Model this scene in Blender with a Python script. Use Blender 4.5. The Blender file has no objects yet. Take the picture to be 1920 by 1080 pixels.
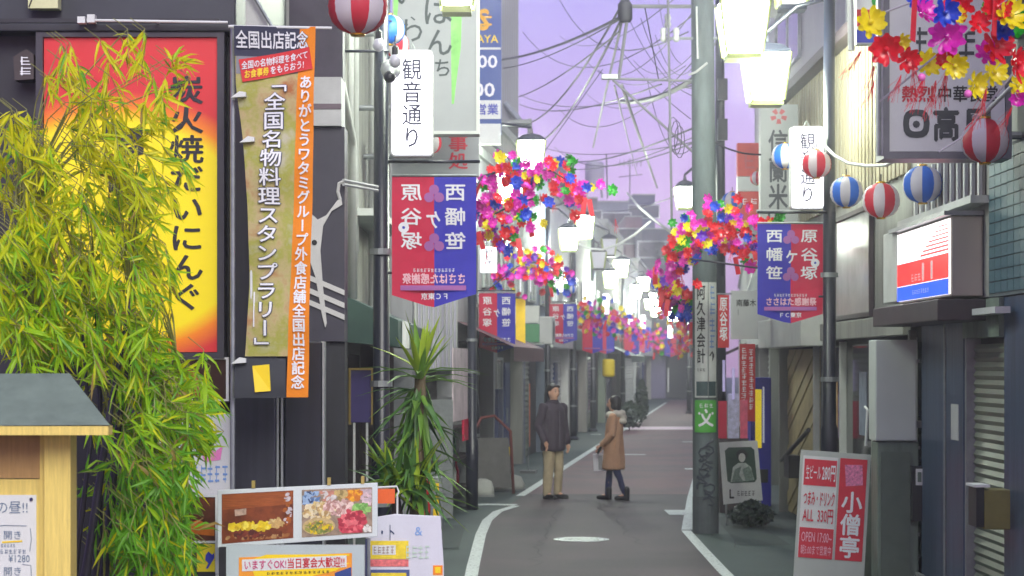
import bpy, bmesh, math, random
from mathutils import Vector, Matrix, Euler

# ------------------------------------------------------------------ camera, world, sun, exposure
R = random.Random(7)
SC = bpy.context.scene
COL = SC.collection
FPX, HZ, CX0, CH = 4000.0, 680.0, 960.0, 2.1      # focal length in photo pixels, horizon row, centre column, eye height
cam_d = bpy.data.cameras.new('camera'); cam = bpy.data.objects.new('camera', cam_d); COL.objects.link(cam)
cam.location = (0, 0, CH); cam.rotation_euler = (math.radians(90), 0, 0)
cam_d.sensor_width = 36.0; cam_d.lens = 36.0 * FPX / 1920.0
cam_d.shift_y = (HZ - 540.0) / 1920.0
cam_d.dof.use_dof = True; cam_d.dof.focus_distance = 14.5; cam_d.dof.aperture_fstop = 5.6
cam_d.clip_start = 0.1; cam_d.clip_end = 2000
SC.camera = cam

W = bpy.data.worlds.new('World'); SC.world = W; W.use_nodes = True
nt = W.node_tree; nt.nodes.clear()
sky = nt.nodes.new('ShaderNodeTexSky'); sky.sky_type = 'NISHITA'; sky.sun_disc = False
sky.sun_elevation = math.radians(2.0); sky.sun_rotation = math.radians(200)
tc = nt.nodes.new('ShaderNodeTexCoord'); sep = nt.nodes.new('ShaderNodeSeparateXYZ')
ramp = nt.nodes.new('ShaderNodeValToRGB')
nt.links.new(tc.outputs['Generated'], sep.inputs[0]); nt.links.new(sep.outputs['Z'], ramp.inputs[0])
cr = ramp.color_ramp
cr.elements[0].position = 0.0; cr.elements[0].color = (0.47, 0.31, 0.51, 1)
cr.elements[1].position = 1.0; cr.elements[1].color = (0.17, 0.18, 0.40, 1)
for p_, c_ in ((0.07, (0.43, 0.275, 0.58, 1)), (0.17, (0.29, 0.245, 0.60, 1)), (0.4, (0.22, 0.22, 0.5, 1))):
    e_ = cr.elements.new(p_); e_.color = c_
mixw = nt.nodes.new('ShaderNodeMixRGB'); mixw.blend_type = 'ADD'; mixw.inputs[0].default_value = 0.02
cn = nt.nodes.new('ShaderNodeTexNoise'); cn.inputs['Scale'].default_value = 5.0; cn.inputs['Detail'].default_value = 4
cm_ = nt.nodes.new('ShaderNodeMapping'); cm_.inputs['Scale'].default_value = (1, 1, 4); nt.links.new(tc.outputs['Generated'], cm_.inputs[0]); nt.links.new(cm_.outputs[0], cn.inputs['Vector'])
cr2 = nt.nodes.new('ShaderNodeValToRGB'); cr2.color_ramp.elements[0].color = (.9, .88, .9, 1); cr2.color_ramp.elements[1].color = (1.08, 1.05, 1.04, 1); nt.links.new(cn.outputs[0], cr2.inputs[0])
cmul = nt.nodes.new('ShaderNodeMixRGB'); cmul.blend_type = 'MULTIPLY'; cmul.inputs[0].default_value = 1.0
nt.links.new(ramp.outputs[0], cmul.inputs[1]); nt.links.new(cr2.outputs[0], cmul.inputs[2]); nt.links.new(cmul.outputs[0], mixw.inputs[1]); nt.links.new(sky.outputs[0], mixw.inputs[2])
bg = nt.nodes.new('ShaderNodeBackground'); bg.inputs[1].default_value = 0.72
wo = nt.nodes.new('ShaderNodeOutputWorld')
nt.links.new(mixw.outputs[0], bg.inputs[0]); nt.links.new(bg.outputs[0], wo.inputs[0])

sun_d = bpy.data.lights.new('sun', 'SUN'); sun_d.energy = 1.5; sun_d.angle = math.radians(35); sun_d.color = (1.0, 0.98, 0.88)
sun = bpy.data.objects.new('sun', sun_d); COL.objects.link(sun)
sun.rotation_euler = (math.radians(57), 0, math.radians(14))
SC.view_settings.view_transform = 'Standard'; SC.view_settings.look = 'None'
SC.view_settings.exposure = 1.12; SC.view_settings.gamma = 1.0; SC.view_settings.use_curve_mapping = False
SC.cycles.use_adaptive_sampling = True; SC.cycles.adaptive_threshold = 0.03
SC.cycles.max_bounces = 5; SC.cycles.diffuse_bounces = 2; SC.cycles.volume_bounces = 0; SC.cycles.transparent_max_bounces = 4; SC.cycles.sample_clamp_indirect = 4.0
LAMP = 62.0          # radiance of the lit street lamp glass

# ------------------------------------------------------------------ helpers
def lin(c):
    return tuple(((v / 255) / 12.92 if v / 255 <= 0.04045 else ((v / 255 + 0.055) / 1.055) ** 2.4) for v in c)
MATS = {}
def mat(name, c=(128, 128, 128), rough=0.6, var=0.12, scale=6.0, bump=0.0, metal=0.0, emit=0.0, stretch=None, alpha=None, trans=0.0, spec=0.5):
    if name in MATS: return MATS[name]
    m = bpy.data.materials.new(name); m.use_nodes = True; n = m.node_tree; b = n.nodes['Principled BSDF']
    L = lin(c)
    b.inputs['Roughness'].default_value = rough; b.inputs['Metallic'].default_value = metal
    b.inputs['Specular IOR Level'].default_value = spec
    b.inputs['Base Color'].default_value = L + (1,)
    if var > 0:
        g = n.nodes.new('ShaderNodeTexCoord'); mp = n.nodes.new('ShaderNodeMapping')
        n.links.new(g.outputs['Object'], mp.inputs[0])
        if stretch: mp.inputs['Scale'].default_value = stretch
        ns = n.nodes.new('ShaderNodeTexNoise'); ns.inputs['Scale'].default_value = scale; ns.inputs['Detail'].default_value = 6; ns.inputs['Roughness'].default_value = 0.65
        n.links.new(mp.outputs[0], ns.inputs['Vector'])
        rp = n.nodes.new('ShaderNodeValToRGB'); n.links.new(ns.outputs[0], rp.inputs[0])
        rp.color_ramp.elements[0].position = 0.3; rp.color_ramp.elements[1].position = 0.7
        lo = tuple(x * (1 - var) for x in L); hi = tuple(min(1, x * (1 + var)) for x in L)
        rp.color_ramp.elements[0].color = lo + (1,); rp.color_ramp.elements[1].color = hi + (1,)
        n.links.new(rp.outputs[0], b.inputs['Base Color'])
        if bump > 0:
            bp = n.nodes.new('ShaderNodeBump'); bp.inputs['Strength'].default_value = bump; bp.inputs['Distance'].default_value = 0.01
            n.links.new(ns.outputs[0], bp.inputs['Height']); n.links.new(bp.outputs[0], b.inputs['Normal'])
    if emit > 0:
        b.inputs['Emission Color'].default_value = L + (1,); b.inputs['Emission Strength'].default_value = emit
        if emit < 5: m.cycles.emission_sampling = 'NONE'
    if trans > 0:   # thin translucent sheet (leaf, cloth, paper)
        tr = n.nodes.new('ShaderNodeBsdfTranslucent'); mx = n.nodes.new('ShaderNodeMixShader'); mx.inputs[0].default_value = trans
        tr.inputs[0].default_value = L + (1,)
        o = n.nodes['Material Output']; n.links.new(b.outputs[0], mx.inputs[1]); n.links.new(tr.outputs[0], mx.inputs[2]); n.links.new(mx.outputs[0], o.inputs[0])
    MATS[name] = m
    return m

class MB:
    def __init__(s): s.v = []; s.f = []; s.mi = []; s.m = 0
    def add(s, vs, fs):
        b = len(s.v); s.v += [tuple(v) for v in vs]
        for f in fs: s.f.append([i + b for i in f]); s.mi.append(s.m)
        return s
    def box(s, x0, x1, y0, y1, z0, z1):
        vs = [(x, y, z) for x in (x0, x1) for y in (y0, y1) for z in (z0, z1)]
        return s.add(vs, [(0, 1, 3, 2), (4, 6, 7, 5), (0, 4, 5, 1), (2, 3, 7, 6), (0, 2, 6, 4), (1, 5, 7, 3)])
    def hexa(s, v8):   # bottom quad 0-3, top quad 4-7
        return s.add(v8, [(3, 2, 1, 0), (4, 5, 6, 7), (0, 1, 5, 4), (1, 2, 6, 5), (2, 3, 7, 6), (3, 0, 4, 7)])
    def poly(s, fr, pts, w0=-0.02, w1=0.0):  # extruded polygon on a frame
        n = len(pts); a = [fr.p(u, v, w1) for u, v in pts]; b = [fr.p(u, v, w0) for u, v in pts]
        return s.add(a + b, [tuple(range(n)), tuple(range(2 * n - 1, n - 1, -1))] + [(i, i + n, (i + 1) % n + n, (i + 1) % n) for i in range(n)])
    def rect(s, fr, u0, v0, u1, v1, w0=-0.02, w1=0.0):
        return s.poly(fr, [(u0, v0), (u1, v0), (u1, v1), (u0, v1)], w0, w1)
    def sheet(s, fr, pts, w=0.003):
        n = len(pts); return s.add([fr.p(u, v, w) for u, v in pts], [tuple(range(n))])
    def tube(s, pts, r, n=8, cap=True):
        pts = [Vector(p) for p in pts]; k = len(pts)
        rs = r if isinstance(r, (list, tuple)) else [r] * k
        vs = []; up = None
        for i in range(k):
            t = (pts[min(i + 1, k - 1)] - pts[max(i - 1, 0)]).normalized()
            if up is None:
                up = Vector((0, 0, 1)) if abs(t.z) < 0.9 else Vector((1, 0, 0))
            a = t.cross(up).normalized(); up = a.cross(t).normalized()
            for j in range(n):
                th = 2 * math.pi * j / n
                vs.append(pts[i] + (a * math.cos(th) + up * math.sin(th)) * rs[i])
        fs = [(i * n + j, i * n + (j + 1) % n, (i + 1) * n + (j + 1) % n, (i + 1) * n + j) for i in range(k - 1) for j in range(n)]
        if cap: fs += [tuple(range(n - 1, -1, -1)), tuple(range((k - 1) * n, k * n))]
        return s.add(vs, fs)
    def lathe(s, c, prof, n=16):   # prof: (r, z)
        k = len(prof); vs = []
        for r, z in prof:
            for j in range(n):
                th = 2 * math.pi * j / n; vs.append((c[0] + r * math.cos(th), c[1] + r * math.sin(th), c[2] + z))
        fs = [(i * n + j, i * n + (j + 1) % n, (i + 1) * n + (j + 1) % n, (i + 1) * n + j) for i in range(k - 1) for j in range(n)]
        fs += [tuple(range(n - 1, -1, -1)), tuple(range((k - 1) * n, k * n))]
        return s.add(vs, fs)
    def ball(s, c, r, n=12, m=8, sc=(1, 1, 1)):
        vs = [(c[0], c[1], c[2] - r * sc[2])]
        for i in range(1, m):
            ph = math.pi * i / m
            for j in range(n):
                th = 2 * math.pi * j / n
                vs.append((c[0] + r * sc[0] * math.sin(ph) * math.cos(th), c[1] + r * sc[1] * math.sin(ph) * math.sin(th), c[2] - r * sc[2] * math.cos(ph)))
        vs.append((c[0], c[1], c[2] + r * sc[2])); T = len(vs) - 1
        fs = [(0, 1 + (j + 1) % n, 1 + j) for j in range(n)]
        fs += [(1 + (i - 1) * n + j, 1 + (i - 1) * n + (j + 1) % n, 1 + i * n + (j + 1) % n, 1 + i * n + j) for i in range(1, m - 1) for j in range(n)]
        fs += [(1 + (m - 2) * n + j, 1 + (m - 2) * n + (j + 1) % n, T) for j in range(n)]
        return s.add(vs, fs)
    def mesh(s, name, mats, org=(0, 0, 0), smooth=False):
        me = bpy.data.meshes.new(name)
        me.from_pydata([(v[0] - org[0], v[1] - org[1], v[2] - org[2]) for v in s.v], [], s.f)
        for m in (mats if isinstance(mats, (list, tuple)) else [mats]): me.materials.append(m)
        if any(s.mi): me.polygons.foreach_set('material_index', s.mi)
        if smooth: me.polygons.foreach_set('use_smooth', [True] * len(me.polygons))
        me.update()
        return me

ORG = {}
def thing(name, label, cat, loc, group=None):
    o = bpy.data.objects.new(name, None); COL.objects.link(o); o.location = loc; o.empty_display_size = 0.1
    o['label'] = label; o['category'] = cat
    if group: o['group'] = group
    ORG[o] = Vector(loc)
    return o
def part(name, mb, m, parent, smooth=False, kind=None, bevel=0.0):
    org = ORG[parent]
    me = mb.mesh(name, m, org, smooth)
    o = bpy.data.objects.new(name, me); COL.objects.link(o); o.parent = parent; ORG[o] = org
    if kind: o['kind'] = kind
    if bevel:
        bv = o.modifiers.new('bevel', 'BEVEL'); bv.width = bevel; bv.segments = 2
    return o
def solo(name, mb, m, label=None, cat=None, loc=None, kind=None, group=None, smooth=False, bevel=0.0):
    if loc is None: loc = (0, 0, 0)
    me = mb.mesh(name, m, loc, smooth)
    o = bpy.data.objects.new(name, me); COL.objects.link(o); o.location = loc; ORG[o] = Vector(loc)
    if label: o['label'] = label
    if cat: o['category'] = cat
    if kind: o['kind'] = kind
    if group: o['group'] = group
    if bevel:
        bv = o.modifiers.new('bevel', 'BEVEL'); bv.width = bevel; bv.segments = 2
    return o
def inst(name, me, parent, loc, rot=(0, 0, 0), scale=1.0):
    o = bpy.data.objects.new(name, me); COL.objects.link(o); o.parent = parent
    o.location = Vector(loc) - ORG[parent]; o.rotation_euler = rot
    o.scale = scale if isinstance(scale, (tuple, list)) else (scale,) * 3
    ORG[o] = Vector(loc)
    return o

class Cam:      # a plane square to the view at depth d, addressed in photo pixels; w is towards the viewer
    def __init__(s, d): s.d = d; s.k = FPX / d
    def p(s, u, v, w=0.0): return Vector(((u - CX0) / s.k, s.d - w, CH + (HZ - v) / s.k))
class Met:      # a metric frame
    def __init__(s, o, u, v, n): s.o = Vector(o); s.u = Vector(u); s.v = Vector(v); s.n = Vector(n)
    def p(s, u, v, w=0.0): return s.o + s.u * u + s.v * v + s.n * w
def P(px, py, d): return Vector(((px - CX0) * d / FPX, d, CH + (HZ - py) * d / FPX))
def G(px, d): return Vector(((px - CX0) * d / FPX, d, 0))
def RX(px, py, X):
    d = X * FPX / (px - CX0); return d, CH + (HZ - py) * d / FPX

TMP = bpy.data.scenes.new('tmp_eval')
def evaluated_mesh(o):      # evaluate one object in a tiny scene of its own, so that it stays quick
    TMP.collection.objects.link(o); vl = TMP.view_layers[0]; vl.update()
    return bpy.data.meshes.new_from_object(o.evaluated_get(vl.depsgraph))
GL = {}
def glyph(t):
    k = t
    if k not in GL:
        cu = bpy.data.curves.new('glyph', 'FONT'); cu.body = t; cu.resolution_u = 2; cu.fill_mode = 'FRONT'
        o = bpy.data.objects.new('glyph', cu); me = evaluated_mesh(o)
        GL[k] = ([(v.co.x, v.co.y) for v in me.vertices], [tuple(p.vertices) for p in me.polygons])
        bpy.data.objects.remove(o); bpy.data.curves.remove(cu); bpy.data.meshes.remove(me)
    return GL[k]
def write(mb, fr, t, u0, vb, u1, vt, bold=0.0, vertical=False, w=0.004, run=False, lean=0.0):
    """lettering inside the box u0..u1, vb(bottom)..vt(top) of a frame; swap u0/u1 to mirror it"""
    if bold > 0:
        bb = bold * .85
        for q, (ox_, oy_) in enumerate(((-bb, 0), (bb, 0), (0, -bb), (0, bb), (0, 0))):
            n_ = len(t); cu_ = (u1 - u0) / (1 if vertical else n_ * (1 if not run else .75)); cv_ = (vt - vb) / (n_ if vertical else 1)
            write(mb, fr, t, u0 + ox_ * cu_, vb + oy_ * cv_, u1 + ox_ * cu_, vt + oy_ * cv_, 0, vertical, w + .0004 * q, run, lean)
        return
    if run or not vertical and all(ord(c) < 0x2000 for c in t):
        vs, fs = glyph(t)
        if not vs: return
        a0 = min(v[0] for v in vs); a1 = max(v[0] for v in vs); b0 = min(v[1] for v in vs); b1 = max(v[1] for v in vs)
        g = [((x - a0) / (a1 - a0), (y - b0) / (b1 - b0)) for x, y in vs]
        mb.add([fr.p(u0 + (u1 - u0) * x + lean * y, vb + (vt - vb) * y, w) for x, y in g], fs); return
    n = len(t)
    for i, c in enumerate(t):
        vs, fs = glyph(c)
        if not vs: continue
        g = [(x / 1.0, (y + 0.12)) for x, y in vs]
        if vertical and c in 'ー「」（）～':
            g = [(y, 1 - x) for x, y in g]
        if vertical:
            c0, c1 = u0, u1; hh = (vb - vt) / n; d1 = vt + hh * i; d0 = d1 + hh
        else:
            ww = (u1 - u0) / n; c0 = u0 + ww * i; c1 = c0 + ww; d0, d1 = vb, vt
        mb.add([fr.p(c0 + (c1 - c0) * x + lean * y, d0 + (d1 - d0) * y, w) for x, y in g], fs)
def letters(parent, fr, t, u0, vb, u1, vt, m, **k):
    mb = MB(); write(mb, fr, t, u0, vb, u1, vt, **k)
    return part('lettering', mb, m, parent) if mb.v else None
def scribble(parent, fr, n, u0, vb, u1, vt, m, vertical=False, w=0.006, seed=1):
    """unreadable print: a few short strokes in each of n character cells"""
    rr = random.Random(seed); mb = MB()
    for i in range(n):
        if vertical: c0, c1 = u0, u1; d1 = vt + (vb - vt) * i / n; d0 = vt + (vb - vt) * (i + .86) / n
        else: c0 = u0 + (u1 - u0) * i / n; c1 = u0 + (u1 - u0) * (i + .86) / n; d0, d1 = vb, vt
        q = lambda x, y: (c0 + (c1 - c0) * x, d0 + (d1 - d0) * y)
        for k in range(3):
            y = .15 + .35 * k + rr.uniform(-.06, .06); x0 = rr.uniform(0, .25); x1 = rr.uniform(.7, 1)
            mb.sheet(fr, [q(x0, y - .05), q(x1, y - .05), q(x1, y + .06), q(x0, y + .06)], w)
        x = rr.uniform(.25, .7); mb.sheet(fr, [q(x - .06, .02), q(x + .06, .02), q(x + .06, .98), q(x - .06, .98)], w + .0006)
    return part('lettering', mb, m, parent)
def arc(a, b, sag, n=12):
    a = Vector(a); b = Vector(b)
    return [a.lerp(b, i / n) - Vector((0, 0, sag * 4 * (i / n) * (1 - i / n))) for i in range(n + 1)]

# ------------------------------------------------------------------ materials
WHITE = mat('white_paint', (214, 216, 214), 0.5, 0.06, 4)
OFFW = mat('aged_white', (186, 188, 186), 0.55, 0.12, 3, 0.1)
BLACKP = mat('black_paint', (30, 31, 36), 0.4, 0.2, 5)
INK = mat('black_ink', (22, 22, 26), 0.6, 0)
REDINK = mat('red_ink', (196, 30, 40), 0.6, 0)
WHINK = mat('white_ink', (232, 232, 236), 0.6, 0)
YELINK = mat('yellow_ink', (240, 205, 20), 0.6, 0)
BLUEINK = mat('blue_ink', (52, 62, 176), 0.6, 0)
STEEL = mat('galvanised_steel', (150, 155, 156), 0.4, 0.15, 12, metal=0.6)
POLEM = mat('dark_pole_paint', (28, 31, 44), 0.35, 0.2, 8)
CONC = mat('concrete', (128, 132, 130), 0.85, 0.18, 5, 0.25)
GOLD = mat('gold_foil', (226, 176, 44), 0.25, 0.05, 5, metal=0.8)
DARKW = mat('charcoal_panel', (40, 41, 47), 0.45, 0.35, 3, 0.15, stretch=(2, 2, .5))
WOODY = mat('yellow_wood', (226, 200, 108), 0.5, 0.16, 5, 0.15, stretch=(16, 16, 1))
CABLE = mat('cable_rubber', (40, 38, 52), 0.6, 0)
CABLEG = mat('grey_conduit', (108, 108, 114), 0.5, 0.1)
GLASSD = mat('dark_glass', (24, 30, 34), 0.06, 0.2, 2)
LITG = mat('lit_lamp_glass', (243, 254, 234), 0.4, 0, emit=LAMP)
UNLITG = mat('unlit_lamp_glass', (196, 196, 206), 0.3, 0.05)
LITSIGN = mat('lit_sign_face', (246, 246, 255), 0.4, 0, emit=1.0)
# ------------------------------------------------------------------ ground, road, markings
def strip(left, right, z):
    mb = MB(); n = len(left)
    vs = [(x, y, z) for x, y in left] + [(x, y, z) for x, y in right]
    return mb.add(vs, [(i, i + n, i + n + 1, i + 1) for i in range(n - 1)])
def line(pts, wd, z, m, name='road_marking'):
    l = []; r = []
    for i, (x, y) in enumerate(pts):
        a = pts[max(i - 1, 0)]; b = pts[min(i + 1, len(pts) - 1)]
        t = Vector((b[0] - a[0], b[1] - a[1])).normalized(); q = Vector((t.y, -t.x)) * wd / 2
        l.append((x - q.x, y - q.y)); r.append((x + q.x, y + q.y))
    return solo(name, strip(l, r, z), m, kind='structure')
def asphalt(name, c, c2, rough):
    m = mat(name, c, rough, 0.3, 60, 0.35); n = m.node_tree; b = n.nodes['Principled BSDF']
    src = b.inputs['Base Color'].links[0].from_socket
    g = n.nodes.new('ShaderNodeTexCoord'); ns = n.nodes.new('ShaderNodeTexNoise'); ns.inputs['Scale'].default_value = 0.55; ns.inputs['Detail'].default_value = 5
    n.links.new(g.outputs['Object'], ns.inputs['Vector'])
    rp = n.nodes.new('ShaderNodeValToRGB'); rp.color_ramp.elements[0].position = 0.42; rp.color_ramp.elements[1].position = 0.62
    n.links.new(ns.outputs[0], rp.inputs[0])
    mx = n.nodes.new('ShaderNodeMixRGB'); mx.inputs[2].default_value = lin(c2) + (1,)
    sc = n.nodes.new('ShaderNodeMath'); sc.operation = 'MULTIPLY'; sc.inputs[1].default_value = 0.7
    n.links.new(rp.outputs[0], sc.inputs[0]); n.links.new(sc.outputs[0], mx.inputs[0]); n.links.new(src, mx.inputs[1]); n.links.new(mx.outputs[0], b.inputs['Base Color'])
    return m
GRD = asphalt('pavement_asphalt', (70, 84, 80), (56, 68, 67), 0.72)
ROADM = asphalt('road_asphalt', (68, 63, 64), (86, 74, 77), 0.7)
REDM = asphalt('red_brown_asphalt', (114, 86, 88), (90, 80, 82), 0.7)
LINEM = mat('worn_line_paint', (186, 194, 190), 0.6, 0.2, 22, 0.1)
r_ = [q for q in LINEM.node_tree.nodes if q.type == 'VALTORGB'][0].color_ramp      # worn through to the asphalt in places
r_.elements[0].position = .33; r_.elements[0].color = lin((96, 102, 100)) + (1,); r_.elements[1].position = .46
PINKM = mat('pink_band_paint', (200, 176, 190), 0.6, 0.15, 10)
solo('ground', MB().add([(-150, -60, 0), (150, -60, 0), (150, 300, 0), (-150, 300, 0)], [(0, 1, 2, 3)]), GRD, kind='structure')
LL = [(-.37, 2), (-.37, 22), (-.35, 27), (-.22, 29.8), (.06, 32.4), (.21, 34)]
RR = [(2.12, 2), (2.12, 22), (2.19, 26.9), (2.47, 29.8), (2.74, 32.4), (2.9, 34)]
solo('road', strip(LL, RR, 0.004), ROADM, kind='structure')
solo('street', strip([(.21, 34), (8.14, 112), (8.9, 120)], [(2.9, 34), (10.7, 112), (11.5, 120)], 0.004), REDM, kind='structure')
line([(-.40, 4), (-.40, 22), (-.38, 26), (-.33, 28.3), (-.2, 30), (.06, 31.2)], .13, .009, LINEM)
line([(.06, 31.4), (-.35, 31.5), (-.62, 31.4)], .3, .0085, LINEM)
line([(.13, 33.5), (2.0, 52), (8.1, 112)], .14, .009, LINEM)
line([(2.12, 4), (2.12, 21.5), (2.14, 24), (2.17, 26.6)], .12, .009, LINEM)
line([(2.19, 26.7), (2.77, 32.9), (10.7, 112)], .14, .0095, LINEM)
line([(3.6, 68.3), (6.3, 68.3)], 3.2, .008, PINKM)
for (xa, xb, py, th) in ((1165, 1210, 853, .35), (1280, 1302, 829, .4), (1284, 1302, 880, .5), (1250, 1300, 962, 1.0), (1108, 1127, 815, .5)):
    d_ = FPX * CH / (py - HZ); line([((xa - CX0) * d_ / FPX, d_), ((xb - CX0) * d_ / FPX, d_)], th, .0105, LINEM)
PATCH = asphalt('patch_asphalt', (60, 72, 69), (56, 62, 62), .8)
for pts in ([(-1.4, 24), (-.6, 24), (-.6, 27.5), (-1.4, 27.5)], [(2.6, 24.5), (3.2, 24.5), (3.2, 29), (2.75, 29)]):
    solo('asphalt_patch', MB().add([(x, y, .0065) for x, y in pts], [(0, 1, 2, 3)]), PATCH, kind='structure')
for a_, b_ in (((.2, 22), (.7, 31)), ((1.5, 24.5), (1.2, 33)), ((-.9, 22), (-.8, 30)), ((2.6, 24), (2.3, 29))):     # hairline cracks
    rc = random.Random(int(a_[1] * 7)); line([(a_[0] + (b_[0] - a_[0]) * k / 24 + rc.gauss(0, .05), a_[1] + (b_[1] - a_[1]) * k / 24) for k in range(25)], .011, .0075, mat('crack_dark', (58, 60, 62), .9, .1), 'road_crack')
c_ = G(1090, 25.25)
t = thing('manhole_cover', 'pale round manhole cover in the middle of the dark asphalt', 'manhole cover', c_)
part('ring', MB().lathe(c_, [(.33, .005), (.33, .012), (.28, .013), (.28, .005)], 32), STEEL, t)
part('lid', MB().lathe(c_, [(.27, .006), (.27, .014), (.0, .015)], 32), LINEM, t)
mb = MB()
for i in range(-3, 4): mb.box(c_.x - .2, c_.x + .2, c_.y + i * .06 - .008, c_.y + i * .06 + .008, .014, .018)
part('grip_rib', mb, LINEM, t)

# ------------------------------------------------------------------ buildings
def fb(parent, name, m, fr, u0, u1, v0, v1, w0, w1, bevel=0.0):
    return part(name, MB().rect(fr, u0, v0, u1, v1, w0, w1), m, parent, bevel=bevel)
def window(parent, fr, u0, u1, v0, v1, fm, gm, bars=1, w=0.0):
    f = MB(); t_ = .05
    f.rect(fr, u0, v0, u0 + t_, v1, w - .02, w + .03); f.rect(fr, u1 - t_, v0, u1, v1, w - .02, w + .03)
    f.rect(fr, u0 + t_, v0, u1 - t_, v0 + t_, w - .02, w + .03); f.rect(fr, u0 + t_, v1 - t_, u1 - t_, v1, w - .02, w + .03)
    for i in range(1, bars + 1):
        c = u0 + (u1 - u0) * i / (bars + 1); f.rect(fr, c - .02, v0 + t_, c + .02, v1 - t_, w - .015, w + .025)
    o = part('window', f, fm, parent)
    part('pane', MB().rect(fr, u0 + t_, v0 + t_, u1 - t_, v1 - t_, w - .01, w + .006), gm, o)
    return o
def slats(parent, name, m, fr, u0, u1, v0, v1, step, w0=0.0, depth=.02):
    k = int((v1 - v0) / step); me = None
    for i in range(k):
        z = v0 + i * step
        mb = MB(); a = [fr.p(u, vv, ww) for u in (u0, u1) for vv, ww in ((z, w0), (z + step * .45, w0 + depth), (z + step * .98, w0 + .002))]
        mb.add(a, [(0, 1, 4, 3), (1, 2, 5, 4), (0, 3, 5, 2)])
        if me is None:
            o = part(name, mb, m, parent); me = o.data
        else:
            o = bpy.data.objects.new(name, me); COL.objects.link(o); o.parent = parent; o.location = fr.v * (i * step); ORG[o] = ORG[parent]
RAF = Met((3.76, 0, 0), (0, 1, 0), (0, 0, 1), (-1, 0, 0))     # right facade near: u = depth, v = height, w = out into the street
LAF = Met((-1.62, 0, 0), (0, 1, 0), (0, 0, 1), (1, 0, 0))     # left facade near
LF = Met((-1.1, 31, 0), (.0995, .995, 0), (0, 0, 1), (.995, -.0995, 0))
RF = Met((3.76, 30, 0), (.0995, .995, 0), (0, 0, 1), (-.995, .0995, 0))
GREYW = mat('grey_render', (132, 133, 128), 0.8, 0.22, 2.5, 0.2, stretch=(2, 2, .3))
BEIGE = mat('beige_render', (142, 142, 136), 0.8, 0.22, 2.5, 0.2, stretch=(2, 2, .25))
TAN = mat('tan_siding', (140, 131, 106), 0.6, 0.22, 3, stretch=(3, 3, .2))
TEAL = mat('blue_green_tile', (66, 98, 108), 0.5, 0.2, 14, spec=.2)
GROUT = mat('tile_grout', (88, 96, 100), 0.9, 0.1)
SLATE = mat('slate_blue_panel', (56, 72, 96), 0.35, 0.5, 5, 0.1, stretch=(3, 3, .12))
SHUT = mat('shutter_green_grey', (122, 130, 112), 0.45, 0.1, 3, metal=0.2)
GREENB = mat('green_grey_box', (104, 118, 106), 0.55, 0.3, 4, 0.15, stretch=(2, 2, .5))
PLANKM = mat('pale_plank', (176, 160, 112), 0.6, 0.18, 4, 0.1)
BROWN = mat('dark_brown', (58, 48, 52), 0.6, 0.2, 3)
CURT = mat('lavender_curtain', (196, 192, 210), 0.7, 0.1, 6)
MAROON = mat('maroon_awning', (92, 56, 68), 0.7, 0.15, 4)
NAVY = mat('navy_door', (44, 56, 104), 0.45, 0.15, 3)
DKGREEN = mat('dark_green_canopy', (48, 72, 66), 0.6, 0.2, 4)
GREENS = mat('green_sheet', (70, 130, 92), 0.5, 0.1, 4)

# right, near: shutter shop
b = thing('shutter_shop_building', 'grey building with roller shutter, teal tiles and slate blue columns on the right edge', 'building', (3.76, 16, 0))
fb(b, 'wall', GREYW, RAF, 11, 20, 2.62, 8.5, -6, 0)
fb(b, 'recess_wall', BROWN, RAF, 11, 20, 0, 2.62, -6, -.12)
fb(b, 'corner_pillar', SLATE, RAF, 11, 16.3, 0, 2.60, -.118, .0)
fb(b, 'column', SLATE, RAF, 17.62, 18.35, 0, 2.60, -.118, .03, .02)
fb(b, 'column', SLATE, RAF, 18.45, 19.55, 0, 2.60, -.118, .01, .02)
slats(b, 'shutter_slat', SHUT, RAF, 16.36, 17.56, 0.02, 2.30, .072, -.06, .022)
fb(b, 'shutter_rail', STEEL, RAF, 17.56, 17.62, 0, 2.45, -.1, .02)
fb(b, 'shutter_box', GREENB, RAF, 16.3, 17.62, 2.3, 2.60, -.1, .04)
fb(b, 'canopy', BROWN, RAF, 16.75, 19.75, 2.43, 2.60, .035, .42, .01)
fb(b, 'ledge', OFFW, RAF, 15.9, 16.7, 2.47, 2.52, .045, .16)
fb(b, 'grout_panel', GROUT, RAF, 15.2, 16.72, 2.61, 3.75, .001, .02)
tm = None
for i in range(7):
    for j in range(12):
        z0 = 2.64 + j * .091; u0 = 15.26 + i * .205
        if tm is None:
            o = part('tile', MB().rect(RAF, u0, z0, u0 + .195, z0 + .082, .02, .03), TEAL, b); tm = o.data; base = (u0, z0)
        else:
            o = bpy.data.objects.new('tile', tm); COL.objects.link(o); o.parent = b; o.location = (0, u0 - base[0], z0 - base[1]); ORG[o] = ORG[b]
fb(b, 'window_recess', BROWN, RAF, 16.9, 19.9, 3.42, 3.86, .001, .012)
for i in range(11): fb(b, 'window_bar', OFFW, RAF, 17.0 + i * .27, 17.06 + i * .27, 3.42, 3.86, .012, .04)
fb(b, 'window_sill', OFFW, RAF, 16.8, 20, 3.36, 3.42, .001, .15)
fb(b, 'pipe_box', OFFW, RAF, 19.3, 20.0, 2.65, 3.30, .001, .28, .01)

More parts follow.
